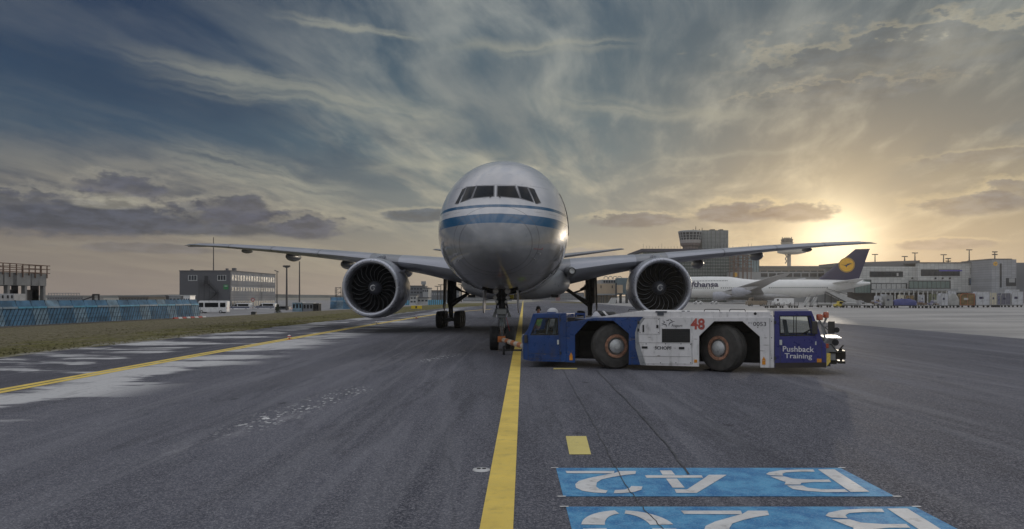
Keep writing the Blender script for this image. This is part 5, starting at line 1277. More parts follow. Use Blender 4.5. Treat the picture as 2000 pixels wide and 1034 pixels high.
# light masts
MASTM = mat('mast steel', (.09,.085,.085), .6, .3)
def mast(px, ytop, ybase, d, head, label, r=.22, gz=None, grp=None, name='light_mast'):
    gz = Z(ybase, d) if gz is None else gz; x = X(px, d); zt = Z(ytop, d); s = d/150
    t = thing(name, label, 'light mast', (x, d, gz), 0, grp)
    MB().tube((0,0,0), (0,0,zt-gz), r*s, r*.6*s, 10).build('pole', MASTM, t, smooth=40)
    mb = MB(); h = zt-gz
    if head == 'ring':
        for k in range(6): a_ = k*1.047; c_ = Vector((math.cos(a_)*.5*s, math.sin(a_)*.5*s, h-.1*s)); mb.bar((0,0,h-.25*s), c_, .09*s); mb.box(c_.x-.2*s, c_.x+.2*s, c_.y-.18*s, c_.y+.18*s, h-.10*s, h+.22*s)
    elif head == 'bar':
        mb.bar((-.5*s,0,h), (.5*s,0,h), .06*s)
        for k in range(4): mb.box((-.45+k*.3)*s-.09*s, (-.45+k*.3)*s+.09*s, -.15*s, .15*s, h, h+.14*s)
    elif head == 'wide':
        mb.bar((-5*s,0,h-.3*s), (5*s,0,h-.3*s), .14*s); mb.tube((0,0,h), (0,0,h+1.5*s), .07*s)
        for k in (-4.6,-2.6,-.6,1.4,3.8): mb.box(k*s, (k+1.0)*s, -.2*s, .2*s, h-.2*s, h+.15*s)
    elif head == 'arm': mb.prism([(-.45*s,h+.30*s),(.25*s,h-.02*s),(.30*s,h+.10*s),(-.40*s,h+.42*s)], [], flat, -.3*s, .3*s)
    elif head == 'double':
        for z_ in (h, h-.5*s): mb.bar((-.45*s,0,z_), (.45*s,0,z_), .09*s); [mb.box((k-.12)*s, (k+.12)*s, -.15*s, .15*s, z_, z_+.16*s) for k in (-.35,0,.35)]
    elif head == 'none': mb.box(-.1, .1, -.1, .1, h, h+.2)
    mb.build('lamp_head', MASTM, t); return t
mast(417, 479, 610, 240, 'wide', 'tall mast with a wide cross arm rising behind the grey office block', .14)
mast(541, 532, 606, 200, 'arm', 'slender pole with an angled lamp at the right corner of the office block', .13)
mast(560, 521, 609, 180, 'ring', 'lamp post with a ring of floodlights right of the office block', .22)
mast(585, 512, 606, 210, 'none', 'tall thin bare pole under the left wing', .16)

# vehicles
def vehicle(name, label, cat, px0, px1, ytop, ybase, d, gz, body, profile, windows, stripe=None, face=1, grp=None, W_=1.9, wheelx=(.2,.8), wr=.34, yaw=0):
    L = (px1-px0)/F*d; h = (ybase-ytop)/F*d
    t = thing(name, label, cat, (X((px0+px1)/2, d), d, gz), yaw, grp)
    fx = lambda u: (u-.5)*L*face
    o = [(fx(u), v*h) for u, v in profile]
    b_ = MB().prism(o, [], flat, -W_/2, W_/2).build('body', body, t, bevel=.07)
    for (a_, b2, z0, z1, sl) in windows:
        for s in (-1, 1): MB().prism([(fx(a_+sl), z1*h), (fx(b2), z1*h), (fx(b2), z0*h), (fx(a_), z0*h)], [], flat, s*(W_/2+.003), s*(W_/2+.02)).build('window', WGL, t)
    if stripe:
        for s in (-1, 1): MB().prism([(fx(.03), .40*h), (fx(.97), .40*h), (fx(.97), .56*h), (fx(.10), .56*h)], [], flat, s*(W_/2+.003), s*(W_/2+.012)).build('stripe', stripe, t)
    for wx in wheelx:
        for s in (-1, 1): wheel(t, (fx(wx), s*(W_/2-.08), wr), wr, .22, (0, 1, 0), rimR=.6)
    for s in (-1, 1):
        MB().box(fx(.0)-.03, fx(.0)+.05, s*W_*.36-.12, s*W_*.36+.12, .30*h, .40*h).build('headlight', LAMPW, t)
        MB().box(fx(1.0)-.03, fx(1.0)+.03, s*W_*.40-.08, s*W_*.40+.08, .35*h, .50*h).build('tail_light', mat('tail light red', (.4,.02,.02), .3), t)
    return t
BUSP = [(0,.12),(0,.38),(.03,.52),(.06,.95),(.10,1.0),(.98,1.0),(1,.95),(1,.12)]
VANP = [(0,.15),(0,.42),(.05,.52),(.20,.60),(.34,.97),(.40,1.0),(.96,1.0),(1,.90),(1,.15)]
CARP = [(0,.2),(0,.45),(.22,.58),(.36,.97),(.70,1.0),(.90,.62),(1,.55),(1,.2)]
VW = mat('vehicle white', (.80,.80,.80), .3, coat=.6, dirt=.12); VD = mat('vehicle dark', (.035,.04,.05), .3, coat=.6)
POL = mat('dark blue stripe', (.015,.03,.10), .4)
vehicle('minibus', 'white minibus with long dark windows parked before the grey office block', 'minibus', 388, 446, 588, 613, 162, GZ, VW, BUSP, [(.06,.22,.50,.84,.02),(.27,.72,.50,.84,0),(.78,.96,.50,.84,0)], wheelx=(.16,.80), wr=.36, W_=2.0)
vehicle('police_van', 'white van with dark blue side stripe, nearest the office block corner', 'van', 450, 491, 594, 609.5, 190, GZ, VW, VANP, [(.22,.38,.60,.88,.09),(.42,.92,.62,.90,0)], stripe=POL, wheelx=(.18,.80), grp='striped vans by the office block')
vehicle('police_van', 'white van with dark blue side stripe, parked right of the other striped van', 'van', 499, 539, 593.5, 608.5, 195, GZ, VW, VANP, [(.22,.38,.60,.88,.09),(.42,.92,.62,.90,0)], stripe=POL, wheelx=(.18,.80), grp='striped vans by the office block')
vehicle('dark_van', 'dark van half hidden behind the small bush right of the striped vans', 'van', 540, 566, 598, 608.5, 185, GZ, VD, VANP, [(.22,.38,.60,.88,.09),(.42,.92,.62,.90,0)], wheelx=(.2,.8))
# small bush / potted conifer
def bush(x, y, z, w, h, label, n=420):
    t = thing('bush', label, 'bush', (x, y, z)); mb = MB()
    for i in range(n):
        a = random.uniform(0, 6.283); zz = random.random(); r = w*.5*math.sqrt(random.random())*(1.05-zz*.75)*random.uniform(.6, 1.15)
        c = Vector((math.cos(a)*r, math.sin(a)*r, .15+zz*h)); q = Vector([random.uniform(-.16, .16) for _ in range(3)]); q2 = Vector([random.uniform(-.16, .16) for _ in range(3)])
        mb.add([c-q, c+q, c+q2], [(0,1,2)])
    mb.build('foliage', mat('bush leaves', (.035,.05,.022), .9, var=.5, vscale=3), t, recalc=False); mb = MB().tube((0,0,0),(0,0,h*.7),.07,.03,8); [mb.tube((0,0,h*.3),(random.uniform(-.4,.4),random.uniform(-.4,.4),h*.6),.03,.012,6) for _ in range(6)]
    mb.build('stem', mat('bark', (.06,.045,.03), .9), t)
bush(X(542,165), 165, GZ, 1.7, 1.7, 'dark bush in front of the vans at the kerb')
d = 168; t = thing('road_sign', 'round red and white no-entry sign on a thin pole before the vans', 'sign', (X(494,d), d, GZ))
MB().tube((0,0,0),(0,0,Z(583,d)-GZ),.04).build('pole', STEEL, t); s_ = MB().lathe([(0,.40),(.03,.40),(.03,.001)], (0,-.05,Z(586,d)-GZ), (0,-1,0), 24).build('disc', RW[0], t); MB().lathe([(.032,.24),(.036,.001)], (0,-.05,Z(586,d)-GZ), (0,-1,0), 20).build('disc_face', RW[1], s_)
t = thing('kerb_box', 'low dark drain box on the road edge under the no-entry sign', 'box', (X(496,150), 150, GZ)); mb = MB().box(-.45,.45,-.4,.4,0,.45); mb.prism([(-.5,.45),(.5,.45),(.35,.62),(-.35,.62)], [], flat, -.45, .45); mb.build('housing', DKM, t, bevel=.03)
GRYB = mat('box pale grey', (.30,.31,.32), .6, dirt=.3)
d = 172
for (px0, px1, y0, y1, lab, m_) in ((571,590,591.5,602,'pale blue site cabin right of the round-headed lamp post', BF2), (592,611,593,602,'grey barred gate cabin left of the striped barrier row end', OW), (612,622,594,602,'small dark booth at the right end of the striped barriers', CON2), (330,352,578,590,'pale grey roof box between the blue fence and the office block', GRYB), (358,371,578,590,'small white cabin with a dark window against the office block', VW)):
    dd = d if px0 > 400 else 150
    t = thing('site_cabin', lab, 'cabin', (X((px0+px1)/2,dd), dd, GZ), 0); w_ = (px1-px0)/F*dd/2; h_ = Z(y0,dd)-GZ
    MB().box(-w_,w_,0,2.5,.1,h_).build('wall', m_, t, bevel=.03); MB().box(-w_-.1,w_+.1,-.1,2.6,h_,h_+.12).build('roof', WF2 if m_ != CON2 else DKM, t)
    mb = MB(); [mb.box(-w_+w_*2*(k+.2)/3, -w_+w_*2*(k+.75)/3, -.04, -.003, h_*.45, h_*.85) for k in range(3)]; mb.build('window', WGL, t)
# second blue screen with a steel frame tower
d = 190; t = thing('blast_fence', 'short blue blast screen just left of the left engine', 'fence', (X(662,d), d, GZ))
for i in range(4): fence_panel(t, Vector((X(646,d)+i*1.6, d, GZ)), Vector((1,0,0)), Vector((0,-1,0)), 1.6, 3.4, sd=i+2)
d = 200; t = thing('steel_frame', 'small open steel frame tower above the short blue screen', 'frame', (X(660,d), d, GZ)); mb = MB(); xa, xb = X(655,d), X(666,d); zt_ = Z(562,d)
for x_ in (xa, xb):
    for y_ in (d, d+1.5): mb.bar((x_,y_,GZ),(x_,y_,zt_),.14)
for k in range(5): z_ = GZ+(zt_-GZ)*(k+1)/5; mb.bar((xa,d,z_),(xb,d,z_),.12); mb.bar((xa,d,z_-.9),(xb,d,z_),.08)
mb.build('frame', MASTM, t, world=True)

# generic far building
def far_building(label, px0, px1, ytop, d, depth, m, rows=(), nwin=8, gz=0, roofh=.4, wm=None, wframe=None, name='far_building', xpad=0.0, extra=None, wpads=None):
    x0, x1, zt = X(px0,d), X(px1,d), Z(ytop,d); t = thing(name, label, 'building', ((x0+x1)/2, d, gz))
    MB().box(x0,x1,d,d+depth,gz,zt).build('wall', m, t, world=True); MB().box(x0-.3,x1+.3,d-.3,d+depth+.3,zt,zt+roofh).build('roof', mat('flat roof', (.13,.13,.135), .8), t, world=True)
    for (ya, yb) in rows:
        za, zb__ = Z(ya,d), Z(yb,d)
        for i in range(nwin):
            u0 = x0+(x1-x0)*(i+.18)/nwin; u1 = x0+(x1-x0)*(i+.82)/nwin; MB().box(u0,u1,d-.08,d-.005,zb__,za).build('window', wm or WD, t, world=True)
    return t
GA = mat('blue grey wall', (.17,.18,.20), .75, var=.1, vscale=.1); GB2 = mat('pale grey wall', (.34,.35,.36), .7, var=.1, vscale=.1); GC = mat('hazy grey wall', (.24,.25,.27), .8); GW = mat('off white wall', (.50,.50,.49), .7, dirt=.2)
t = far_building('dark grey block with a roof mast, seen between the left engine and the main gear', 796, 825, 560, 300, 16, GA, [(563,566),(570,573)], 5, gz=GZ)
x_ = X(826,300); MB().box(x_-.5,x_+.5,302,303,0,Z(556,300)).build('mast', GC, t, world=True); MB().box(x_-.9,x_+.9,301.6,303.4,Z(556,300),Z(549.5,300)).build('mast_head', GB2, t, world=True)
far_building('pale grey block joined right of the dark block behind the left engine', 825.5, 836.5, 564, 298, 12, GB2, [(567,570)], 3, gz=GZ)
far_building('low pale shed in front of the dark grey block', 815, 836, 583, 262, 8, GW, [(586,589)], 3, gz=GZ)
far_building('small whitish cabin stack left of the low pale shed', 801, 813, 578, 258, 6, GW, [(581,584),(588,591)], 2, gz=GZ)
far_building('long grey building with a window row behind the left main gear', 838, 897, 569, 330, 18, GA, [(573,577)], 14, gz=GZ, wm=GB2)
far_building('low pale long building seen beside the nose wheel strut', 904, 1000, 580.5, 420, 18, GC, [(583,586)], 16, gz=GZ, wm=GB2)
far_building('low terminal wing far off between the nose gear and right main gear', 1040, 1166, 573, 520, 25, GC, [(576,579),(582,585)], 22, gz=0, wm=GA)
far_building('small reddish hut far off under the right wing root', 1086, 1094, 574, 470, 5, mat('dull red wall', (.28,.16,.15), .8), [(577,580)], 2)
mast(854.5, 560, 590, 330, 'bar', 'left one of two small lamp posts above the long grey building', .12, grp=None); mast(861, 557, 590, 330, 'bar', 'right one of two small lamp posts above the long grey building', .12); mast(901, 556, 590, 340, 'bar', 'lamp post far off between the main gear and the fuselage', .12)
d = 245; t = thing('blast_fence', 'distant blue fence line between the left engine and the main gear', 'fence', (X(830,d), d, GZ))
MB().box(X(772,d), X(800,d), d, d+.3, GZ, Z(587,d)).build('panel', BF3, t, world=True); MB().box(X(836,d), X(872,d), d, d+.3, GZ, Z(586,d)).build('panel', BF3, t, world=True); mb = MB(); [mb.box(X(774+k*4,d), X(774+k*4,d)+.15, d-.1, d-.01, GZ, Z(586,d)) for k in range(25) if not 799 < 774+k*4 < 836]; mb.build('post', BF4, t, world=True)
# yellow taxiway guidance sign
d = 146; t = thing('taxiway_sign', 'yellow taxiway guidance board standing on the verge right of the left engine', 'sign', (X(813.5,d), d, tz(X(813,d))))
w_ = 10.5/F*d; MB().box(-w_,w_,-.12,.12,.15,.75).build('panel', mat('sign yellow', (.72,.52,.03), .5), t, bevel=.02); mb = MB(); mb.box(-.2,.12,-.135,-.123,.25,.65); mb.build('black_square', DARK, t); mb = MB(); [mb.box(k-.04,k+.04,-.05,.05,0,.15) for k in (-.9,-.3,.3,.9)]; mb.build('leg', STEEL, t)
t = far_building('very long low hazy building on the horizon at the left', 92, 162, 581, 600, 30, GC, [(583,584.5)], 14, gz=GZ)
mb = MB(); [mb.bar((X(95+k*5.5,598),598,Z(581,598)),(X(95+k*5.5,598),598,Z(572.5,598)),.4) for k in range(12)]; mb.bar((X(94,598),598,Z(573,598)),(X(156,598),598,Z(573,598)),.4); mb.build('lamp_row', GC, t, world=True)
far_building('low brown flat building on the horizon between fence and office block', 232, 290, 580.5, 400, 20, mat('brown wall', (.15,.13,.10), .8), [(583,585)], 10, gz=GZ)
far_building('small black block on the horizon right of the brown building', 324, 337, 579, 300, 8, CON2, [(581,583)], 3, gz=GZ)
d = 150; t = thing('gantry_frame', 'small dark gantry with a sloping ramp behind the blue fence', 'frame', (X(188,d), d, GZ)); mb = MB(); zt_ = Z(576,d)
mb.bar((X(182,d),d,GZ),(X(182,d),d,zt_),.35); mb.bar((X(193,d),d,GZ),(X(193,d),d,zt_),.25); mb.bar((X(181,d),d,zt_),(X(194,d),d,zt_),.3); mb.bar((X(181,d),d,zt_-.4),(X(160,d),d,Z(587,d)),.2); mb.build('frame', CON2, t, world=True)
# ================================================================== RIGHT SIDE
# terminal gate building and jet bridge between right gear and engine
PEA = mat('warm sandstone wall', (.52,.40,.28), .7, var=.1, vscale=.1); TEAL = mat('teal grey cladding', (.13,.19,.22), .5, var=.15, vscale=.2)
d = 300; t = thing('gate_building', 'warm beige gate building with a grey jet bridge, left of the right engine', 'building', (X(1190,d), d, 0))
MB().box(X(1150,d), X(1202,d), d, d+20, Z(580,d), Z(554.5,d)).build('wall', PEA, t, world=True)
MB().box(X(1175,d), X(1209,d), d+.5, d+20, Z(554.4,d), Z(546.5,d)).build('upper_wall', GB2, t, world=True)
mb = MB(); [mb.box(X(1179+k*5,d), X(1182+k*5,d), d+.3, d+.49, Z(552.5,d), Z(548,d)) for k in range(6)]; mb.build('window', WD, t, world=True)
mb = MB(); [mb.box(X(p,d), X(p+1.6,d), d-.2, d-.01, Z(563,d), Z(558,d)) for p in (1173, 1195)]; mb.build('vent', WD, t, world=True)
MB().box(X(1148,d), X(1204,d), d-3, d+.0, Z(577,d), Z(574,d)).build('canopy', GB2, t, world=True)
mb = MB(); [mb.box(X(p,d), X(p+1.5,d), d-1.5, d-1.1, 0, Z(577,d)) for p in (1150,1158,1165,1173,1177,1184,1192,1199)]; mb.build('column', CON, t, world=True)
MB().box(X(1150,d), X(1204,d), d+2, d+2.2, 0, Z(580,d)).build('ground_floor', mat('pale ground floor', (.50,.44,.36), .7, dirt=.4), t, world=True)
mb = MB()
for k in range(4):
    c_ = X(1184+k*9, d); n = 10; pts = [(c_+math.cos(3.1416*i/n)*.75, d+1, Z(546.5,d)+.2+1.1*abs(math.sin(3.1416*i/n))**.5) for i in range(n+1)]; mb.path(pts, .14, 6)
mb.build('roof_hoop', GC, t, world=True)
jb = thing('jet_bridge', 'boxy teal grey jet bridge standing at the beige gate building', 'jet bridge', (X(1216,d), d-10, 0)); d2 = 290
MB().box(X(1207,d2), X(1227,d2), d2, d2+8, Z(576,d2), Z(543,d2)).build('cabin', TEAL, jb, world=True, bevel=.1)
mb = MB(); [mb.box(X(1207,d2)-.02, X(1227,d2)+.02, d2-.06, d2-.003, Z(547+k*4,d2), Z(546.6+k*4,d2)) for k in range(7)]; mb.build('cladding_rib', GA, jb, world=True)
MB().box(X(1203.5,d2), X(1215,d2), d2-2, d2-.1, Z(573,d2), Z(557,d2)).build('peach_panel', PEA, jb, world=True)  # warm peach panel in the gate wall's colour
mb = MB(); mb.bar((X(1202,d2),d2-2,0),(X(1202,d2),d2-2,Z(553,d2)),.5); mb.bar((X(1212,d2),d2,0),(X(1212,d2),d2,Z(575,d2)),.9); mb.bar((X(1224,d2),d2,0),(X(1224,d2),d2,Z(575,d2)),.9); mb.build('leg', DKM, jb, world=True)
t = thing('blast_deflector', 'pale wedge-shaped screen on the apron left of the right engine', 'screen', (X(1196,270), 270, 0)); d2 = 270
MB().prism([(X(1188,d2),0),(X(1202,d2),0),(X(1205,d2),Z(582,d2)),(X(1195,d2),Z(582,d2))], [], lambda u,v,w: (u,d2+w,v), 0, 1.5).build('panel', GW, t, world=True)
mb = MB(); mb.bar((X(1203,d2),d2+1,0),(X(1206,d2),d2+1,Z(580,d2)),.2); mb.build('frame', DKM, t, world=True)

# long background terminal under the sun
CT = mat('terminal pale concrete', (.55,.54,.52), .75, var=.1, vscale=.1, dirt=.15); CT2 = mat('terminal tile wall', (.62,.62,.60), .7, grid=(1.5, .9, .07), var=.05, vscale=.15, dirt=.1); CDK = mat('terminal dark band', (.17,.165,.17), .7)
d = 420; t = thing('pier_building', 'long low pier building running behind the white airliner under the sun', 'building', (X(1580,d), d, 0))
MB().box(X(1425,d), X(1720,d), d, d+30, Z(540,d), Z(523,d)).build('upper_floor', mat('brown grey facade', (.22,.20,.18), .8), t, world=True); MB().box(X(1425,d), X(1720,d), d+1, d+30, 0, Z(540.2,d)).build('wall', CT, t, world=True)
mb = MB(); [mb.box(X(1430+k*14,d), X(1441+k*14,d), d-.2, d-.02, Z(535,d), Z(529,d)) for k in range(20)]; mb.build('window_band', WD, t, world=True)
MB().box(X(1420,d), X(1722,d), d-1, d+31, Z(523,d), Z(520,d)).build('roof', CDK, t, world=True)
d = 330; t2 = thing('hangar_annex', 'pale grey annex with a small round yellow emblem left of the stair tower', 'building', (X(1470,d), d, 0))
MB().box(X(1432,d), X(1640,d), d, d+12, 0, Z(531.5,d)).build('wall', GB2, t2, world=True); mb = MB(); [mb.box(X(1486+k*16,d), X(1499+k*16,d), d-.15, d-.01, Z(541,d), Z(534,d)) for k in range(9)]; mb.build('window', WD, t2, world=True)
MB().lathe([(0,1.0),(.1,1.0),(.1,.001)], (X(1436,d), d-.05, Z(537,d)), (0,-1,0), 20).build('round_emblem', mat('emblem amber', (.75,.42,.05), .5), t2, world=True)

# glazed block with control tower
GLZ = mat('glazed facade grey green', (.14,.17,.165), .25, coat=.4, var=.25, vscale=.15)
d = 340; gb = thing('glazed_block', 'large grey green glazed block behind the right engine with banded facade', 'building', (X(1375,d), d, 0))
xa, xb, xc = X(1256,d), X(1432,d), X(1491,d); zt_ = Z(493,d)
MB().box(xa, xb, d, d+40, 0, zt_).build('wall', GLZ, gb, world=True); MB().box(xb+.01, xc, d+6, d+40, 0, Z(490,d)).build('side_wing', mat('sky blue glazing', (.24,.33,.36), .25, coat=.4, var=.2, vscale=.2), gb, world=True)
mb = MB()
for k in range(15): z_ = 1+k*(zt_-1)/15; mb.box(xa-.1, xb+.1, d-.35, d-.02, z_, z_+.35)
mb.build('floor_band', mat('facade band pale', (.28,.30,.29), .5), gb, world=True)
mb = MB()
for k in range(36): x_ = xa+(xb-xa)*k/35; mb.box(x_-.08, x_+.08, d-.42, d-.36, 0, zt_)
for k in range(12): x_ = xb+(xc-xb)*k/11; mb.box(x_-.08, x_+.08, d+5.8, d+5.98, 0, Z(490,d))
mb.build('mullion', DKM, gb, world=True)
mb = MB().box(xa-.8, xb+4, d-1.2, d+41, zt_+.2, Z(486.5,d)); mb.box(xb, X(1442,d), d+4, d+41, Z(490,d)+.1, Z(484,d)); mb.build('roof', mat('roof dark violet', (.08,.075,.10), .7), gb, world=True)
mb = MB(); 
for k in range(40): x_ = xa+(xc-xa)*k/39; mb.tube((x_, d-.5, Z(487,d)), (x_, d-.5, Z(487,d)+random.choice((1.0,1.4,2.4))), .06, n=5)
mb.build('roof_railing', DKM, gb, world=True)
MB().box(X(1433,d), X(1462,d), d-6, d+5, 0, Z(525,d)).build('low_wing', mat('slate facade', (.13,.14,.15), .6), gb, world=True); mb = MB(); [mb.box(X(1434,d), X(1461,d), d-6.2, d-6.01, Z(537+k*4.5,d), Z(535+k*4.5,d)) for k in range(5)]; mb.build('louvre', GB2, gb, world=True)
# tower core and cab
ct = thing('control_tower', 'old control tower cab with slanted glass beside a blank grey lift block', 'control tower', (X(1350,330), 330, 0)); d = 345
MB().box(X(1371,d), X(1422.5,d), d, d+14, Z(486,d), Z(450,d)).build('lift_block', mat('lift block grey', (.25,.27,.27), .7, grid=(2.4, 1.8, .12), var=.08, vscale=.2, dirt=.15), ct, world=True)
mb = MB(); [mb.box(X(1373+k*8.2,d), X(1373+k*8.2,d)+.1, d-.06, d-.005, Z(485,d), Z(451,d)) for k in range(6)]; mb.box(X(1390,d), X(1399,d), d+2, d+5, Z(450,d), Z(447.5,d)); mb.box(X(1408,d), X(1415,d), d+2, d+5, Z(450,d), Z(447.5,d)); mb.build('roof_plant', DKM, ct, world=True)
cx, cy = X(1350.5,d), d+2; r = lambda px: px/F*d
zz = lambda y: Z(y, d)-Z(450,d)
o_ = (cx, cy, Z(450,d))
MB().lathe([(zz(486),r(15)),(zz(482),r(15)),(zz(480),r(18)),(zz(479.8),r(18.5)),(zz(475),r(20))], o_, (0,0,1), 20).build('cab_base', mat('cab base reddish', (.24,.19,.18), .7), ct, world=True, smooth=30)
MB().lathe([(zz(475),r(20)),(zz(469),r(21)),(zz(468.8),r(20))], o_, (0,0,1), 20).build('cab_skirt', mat('cab pale band', (.46,.43,.42), .6), ct, world=True, smooth=30)
MB().lathe([(zz(469),r(19.6)),(zz(454.5),r(22.6))], o_, (0,0,1), 20).build('cab_glazing', WD, ct, world=True)
mb = MB()
for k in range(20):
    a_ = 6.2832*k/20; mb.bar((cx+math.cos(a_)*r(19.9), cy+math.sin(a_)*r(19.9), Z(469,d)), (cx+math.cos(a_)*r(22.9), cy+math.sin(a_)*r(22.9), Z(454.5,d)), .28)
for y_, rr in ((464.5,r(20.9)),(459.5,r(21.9))):
    for k in range(20): a_, b_ = 6.2832*k/20, 6.2832*(k+1)/20; mb.bar((cx+math.cos(a_)*rr, cy+math.sin(a_)*rr, Z(y_,d)), (cx+math.cos(b_)*rr, cy+math.sin(b_)*rr, Z(y_,d)), .18)
mb.build('cab_mullion', GB2, ct, world=True)
MB().lathe([(zz(454.5),r(22.6)),(zz(454.4),r(23.8)),(zz(451.5),r(23.8)),(zz(450.5),r(20)),(zz(450.4),.01)], o_, (0,0,1), 20).build('cab_roof', GB2, ct, world=True, smooth=30)
mb = MB(); [mb.tube((X(p,d),cy,Z(451,d)),(X(p,d),cy,Z(y,d)),.14) for p, y in ((1361,442),(1373.5,445),(1368,447),(1356,447))]; mb.build('antenna', DARK, ct, world=True)
# steel stair tower
d = 318; t = thing('stair_tower', 'open rust coloured steel stair lattice at the right end of the glazed block', 'stair tower', (X(1452,d), d, 0)); mb = MB(); za, zb__ = 0, Z(497,d)
for px in (1432,1441,1450,1459,1467): 
    for y_ in (d, d+5): mb.bar((X(px,d),y_,Z(530,d)-12 if px < 1460 else 0),(X(px,d),y_,zb__),.28)
for k in range(6):
    z_ = Z(530-k*6.2,d); mb.bar((X(1426,d),d,z_),(X(1469,d),d,z_),.30)
    a_, b_ = (1450, 1462) if k % 2 else (1462, 1450); mb.bar((X(a_,d),d,z_),(X(b_,d),d,z_+6.2/F*d),.34); 
    a_, b_ = (1430, 1444) if k % 2 else (1444, 1430); mb.bar((X(a_,d),d,z_),(X(b_,d),d,z_+6.2/F*d),.30)
mb.build('lattice', mat('rust red steel', (.16,.10,.08), .7), t, world=True)
# far second tower
d = 640; t = thing('radar_tower', 'distant slender tower with round lookout and wide deck, seen above and below the right wing', 'control tower', (X(1541,d), d, 0)); cx = X(1537,d)
HZM = mat('far tower concrete', (.33,.31,.29), .8); r = lambda px: px/F*d
MB().lathe([(Z(497,d),r(13)),(Z(494,d),r(28)),(Z(481,d),r(28)),(Z(479,d),r(12))], (X(1546,d), d, 0), (0,0,1), 8).build('deck', mat('pale deck', (.48,.46,.42), .7), t, world=True)
MB().tube((X(1541,d),d,0),(X(1541,d),d,Z(496,d)),r(3.6),n=14).build('shaft', HZM, t, world=True, smooth=40); MB().tube((cx,d,Z(480,d)),(cx,d,Z(474,d)),r(8),r(12.5),n=16).build('neck', HZM, t, world=True)
MB().lathe([(Z(474.5,d),r(10)),(Z(468,d),r(11.5)),(Z(467.9,d),r(9)),(Z(466,d),r(9)),(Z(465.8,d),.01)], (cx,d,0), (0,0,1), 16).build('lookout', CON2, t, world=True)
mb = MB(); [mb.tube((cx+r(k),d,Z(468,d)),(cx+r(k),d,Z(463.5,d)),.35) for k in (-9,-4,0,4,9)]; mb.build('antenna', CON2, t, world=True)
mb = MB()
for k in range(4): mb.bar((X(1532+(k%2)*3,d),d-2,Z(515-k*4.5,d)),(X(1535-(k%2)*3,d),d-2,Z(510.5-k*4.5,d)),.7)
mb.build('stair', HZM, t, world=True)

# right-hand terminal
d = 300; tm = thing('terminal', 'pale tiled terminal building with ribbon windows at the right', 'building', (X(1820,d), d, 0))
MB().box(X(1670,d), X(1930,d), d, d+30, Z(572,d), Z(521,d)).build('wall', CT2, tm, world=True)
MB().box(X(1788,d), X(1930,d), d-2, d-.01, Z(571.5,d), Z(514.5,d)).build('front_wall', CT2, tm, world=True)
MB().prism([(X(1655,d),Z(521,d)+.3),(X(1818,d),Z(521,d)+.3),(X(1818,d),Z(507,d)),(X(1655,d),Z(512,d))], [], lambda u,v,w: (u,d+w,v), 8, 28).build('upper_storey', CDK, tm, world=True)
mb = MB().box(X(1786,d), X(1932,d), d-2.4, d+30, Z(514.5,d), Z(513,d)); mb.box(X(1886,d), X(1893,d), d, d+3, Z(513,d), Z(510.5,d)); mb.box(X(1915,d), X(1919,d), d, d+2, Z(513,d), Z(509.5,d)); mb.build('roof', mat('flat roof', (.13,.13,.135), .8), tm, world=True)
def ribbon_win(px0, px1, y0, y1, dd, n, m=WD, name='window'):
    f = MB().box(X(px0,dd)-.3, X(px1,dd)+.3, dd-.10, dd-.006, Z(y1,dd)-.3, Z(y0,dd)+.3).build(name, DKM, tm, world=True)
    mb = MB(); 
    for k in range(n): a_ = px0+(px1-px0)*k/n; b_ = px0+(px1-px0)*(k+.88)/n; mb.box(X(a_,dd), X(b_,dd), dd-.16, dd-.11, Z(y1,dd), Z(y0,dd))
    mb.build('pane', m, f, world=True)
dw = d-2.02
ribbon_win(1800, 1873, 528, 538, dw, 12); ribbon_win(1897, 1930, 525, 535, dw, 6); ribbon_win(1893, 1930, 545, 556, dw, 6, mat('blue glazing', (.08,.12,.18), .2, coat=.6)); ribbon_win(1700, 1762, 532, 540, d, 9)
ribbon_win(1776, 1855, 550, 563, dw, 9, mat('green glazing', (.14,.20,.19), .2, coat=.6)); ribbon_win(1702, 1770, 555, 565, d, 7, GW); ribbon_win(1670, 1700, 548, 572, d, 5, mat('green glazing', (.14,.20,.19), .2, coat=.6))
mb = MB(); mb.box(X(1828,d), X(1873,d), dw-.20, dw-.165, Z(530.5,d), Z(528,d)); mb.build('blue_fascia', mat('violet blue fascia', (.10,.09,.42), .5), tm, world=True)
MB().box(X(1700,d), X(1860,d), d-4, d-2.5, Z(568,d), Z(564.5,d)).build('canopy', GB2, tm, world=True)
mb = MB(); [mb.box(X(1702+k*9,d), X(1702+k*9,d)+.35, d-3.8, d-3.4, 0, Z(568,d)) for k in range(18)]; mb.build('column', CT2, tm, world=True)
MB().box(X(1660,d), X(1932,d), d+2, d+2.4, 0, Z(571,d)).build('ground_floor', mat('dark undercroft', (.06,.05,.045), .8), tm, world=True)
for (p, y) in ((1774,531),(1751,533.5)): MB().box(X(p,d), X(p+3,d), d-.3, d-.01, Z(y+6,d), Z(y,d)).build('pale_door', GW, tm, world=True)
MB().box(X(1911,d), X(1917,d), d-2.4, d-2.2, Z(534,d), Z(529,d)).build('banner', GW, tm, world=True)
mb = MB(); [mb.lathe([(0,.35),(.3,.35),(.3,.01)], (X(p,d), d-2.1, Z(544,d)), (0,-1,0), 10) for p in (1776,1821,1835,1849)]; mb.build('wall_lamp', DARK, tm, world=True)
MB().box(X(1930,d), X(1939,d), d-2, d+1, Z(556,d), Z(514,d)).build('glass_joint', mat('green glazing dark', (.07,.12,.12), .15, coat=.6), tm, world=True)
d = 285; tb = thing('stair_block', 'blank grey tower block with a round amber emblem at the right end of the terminal', 'building', (X(1960,d), d, 0))
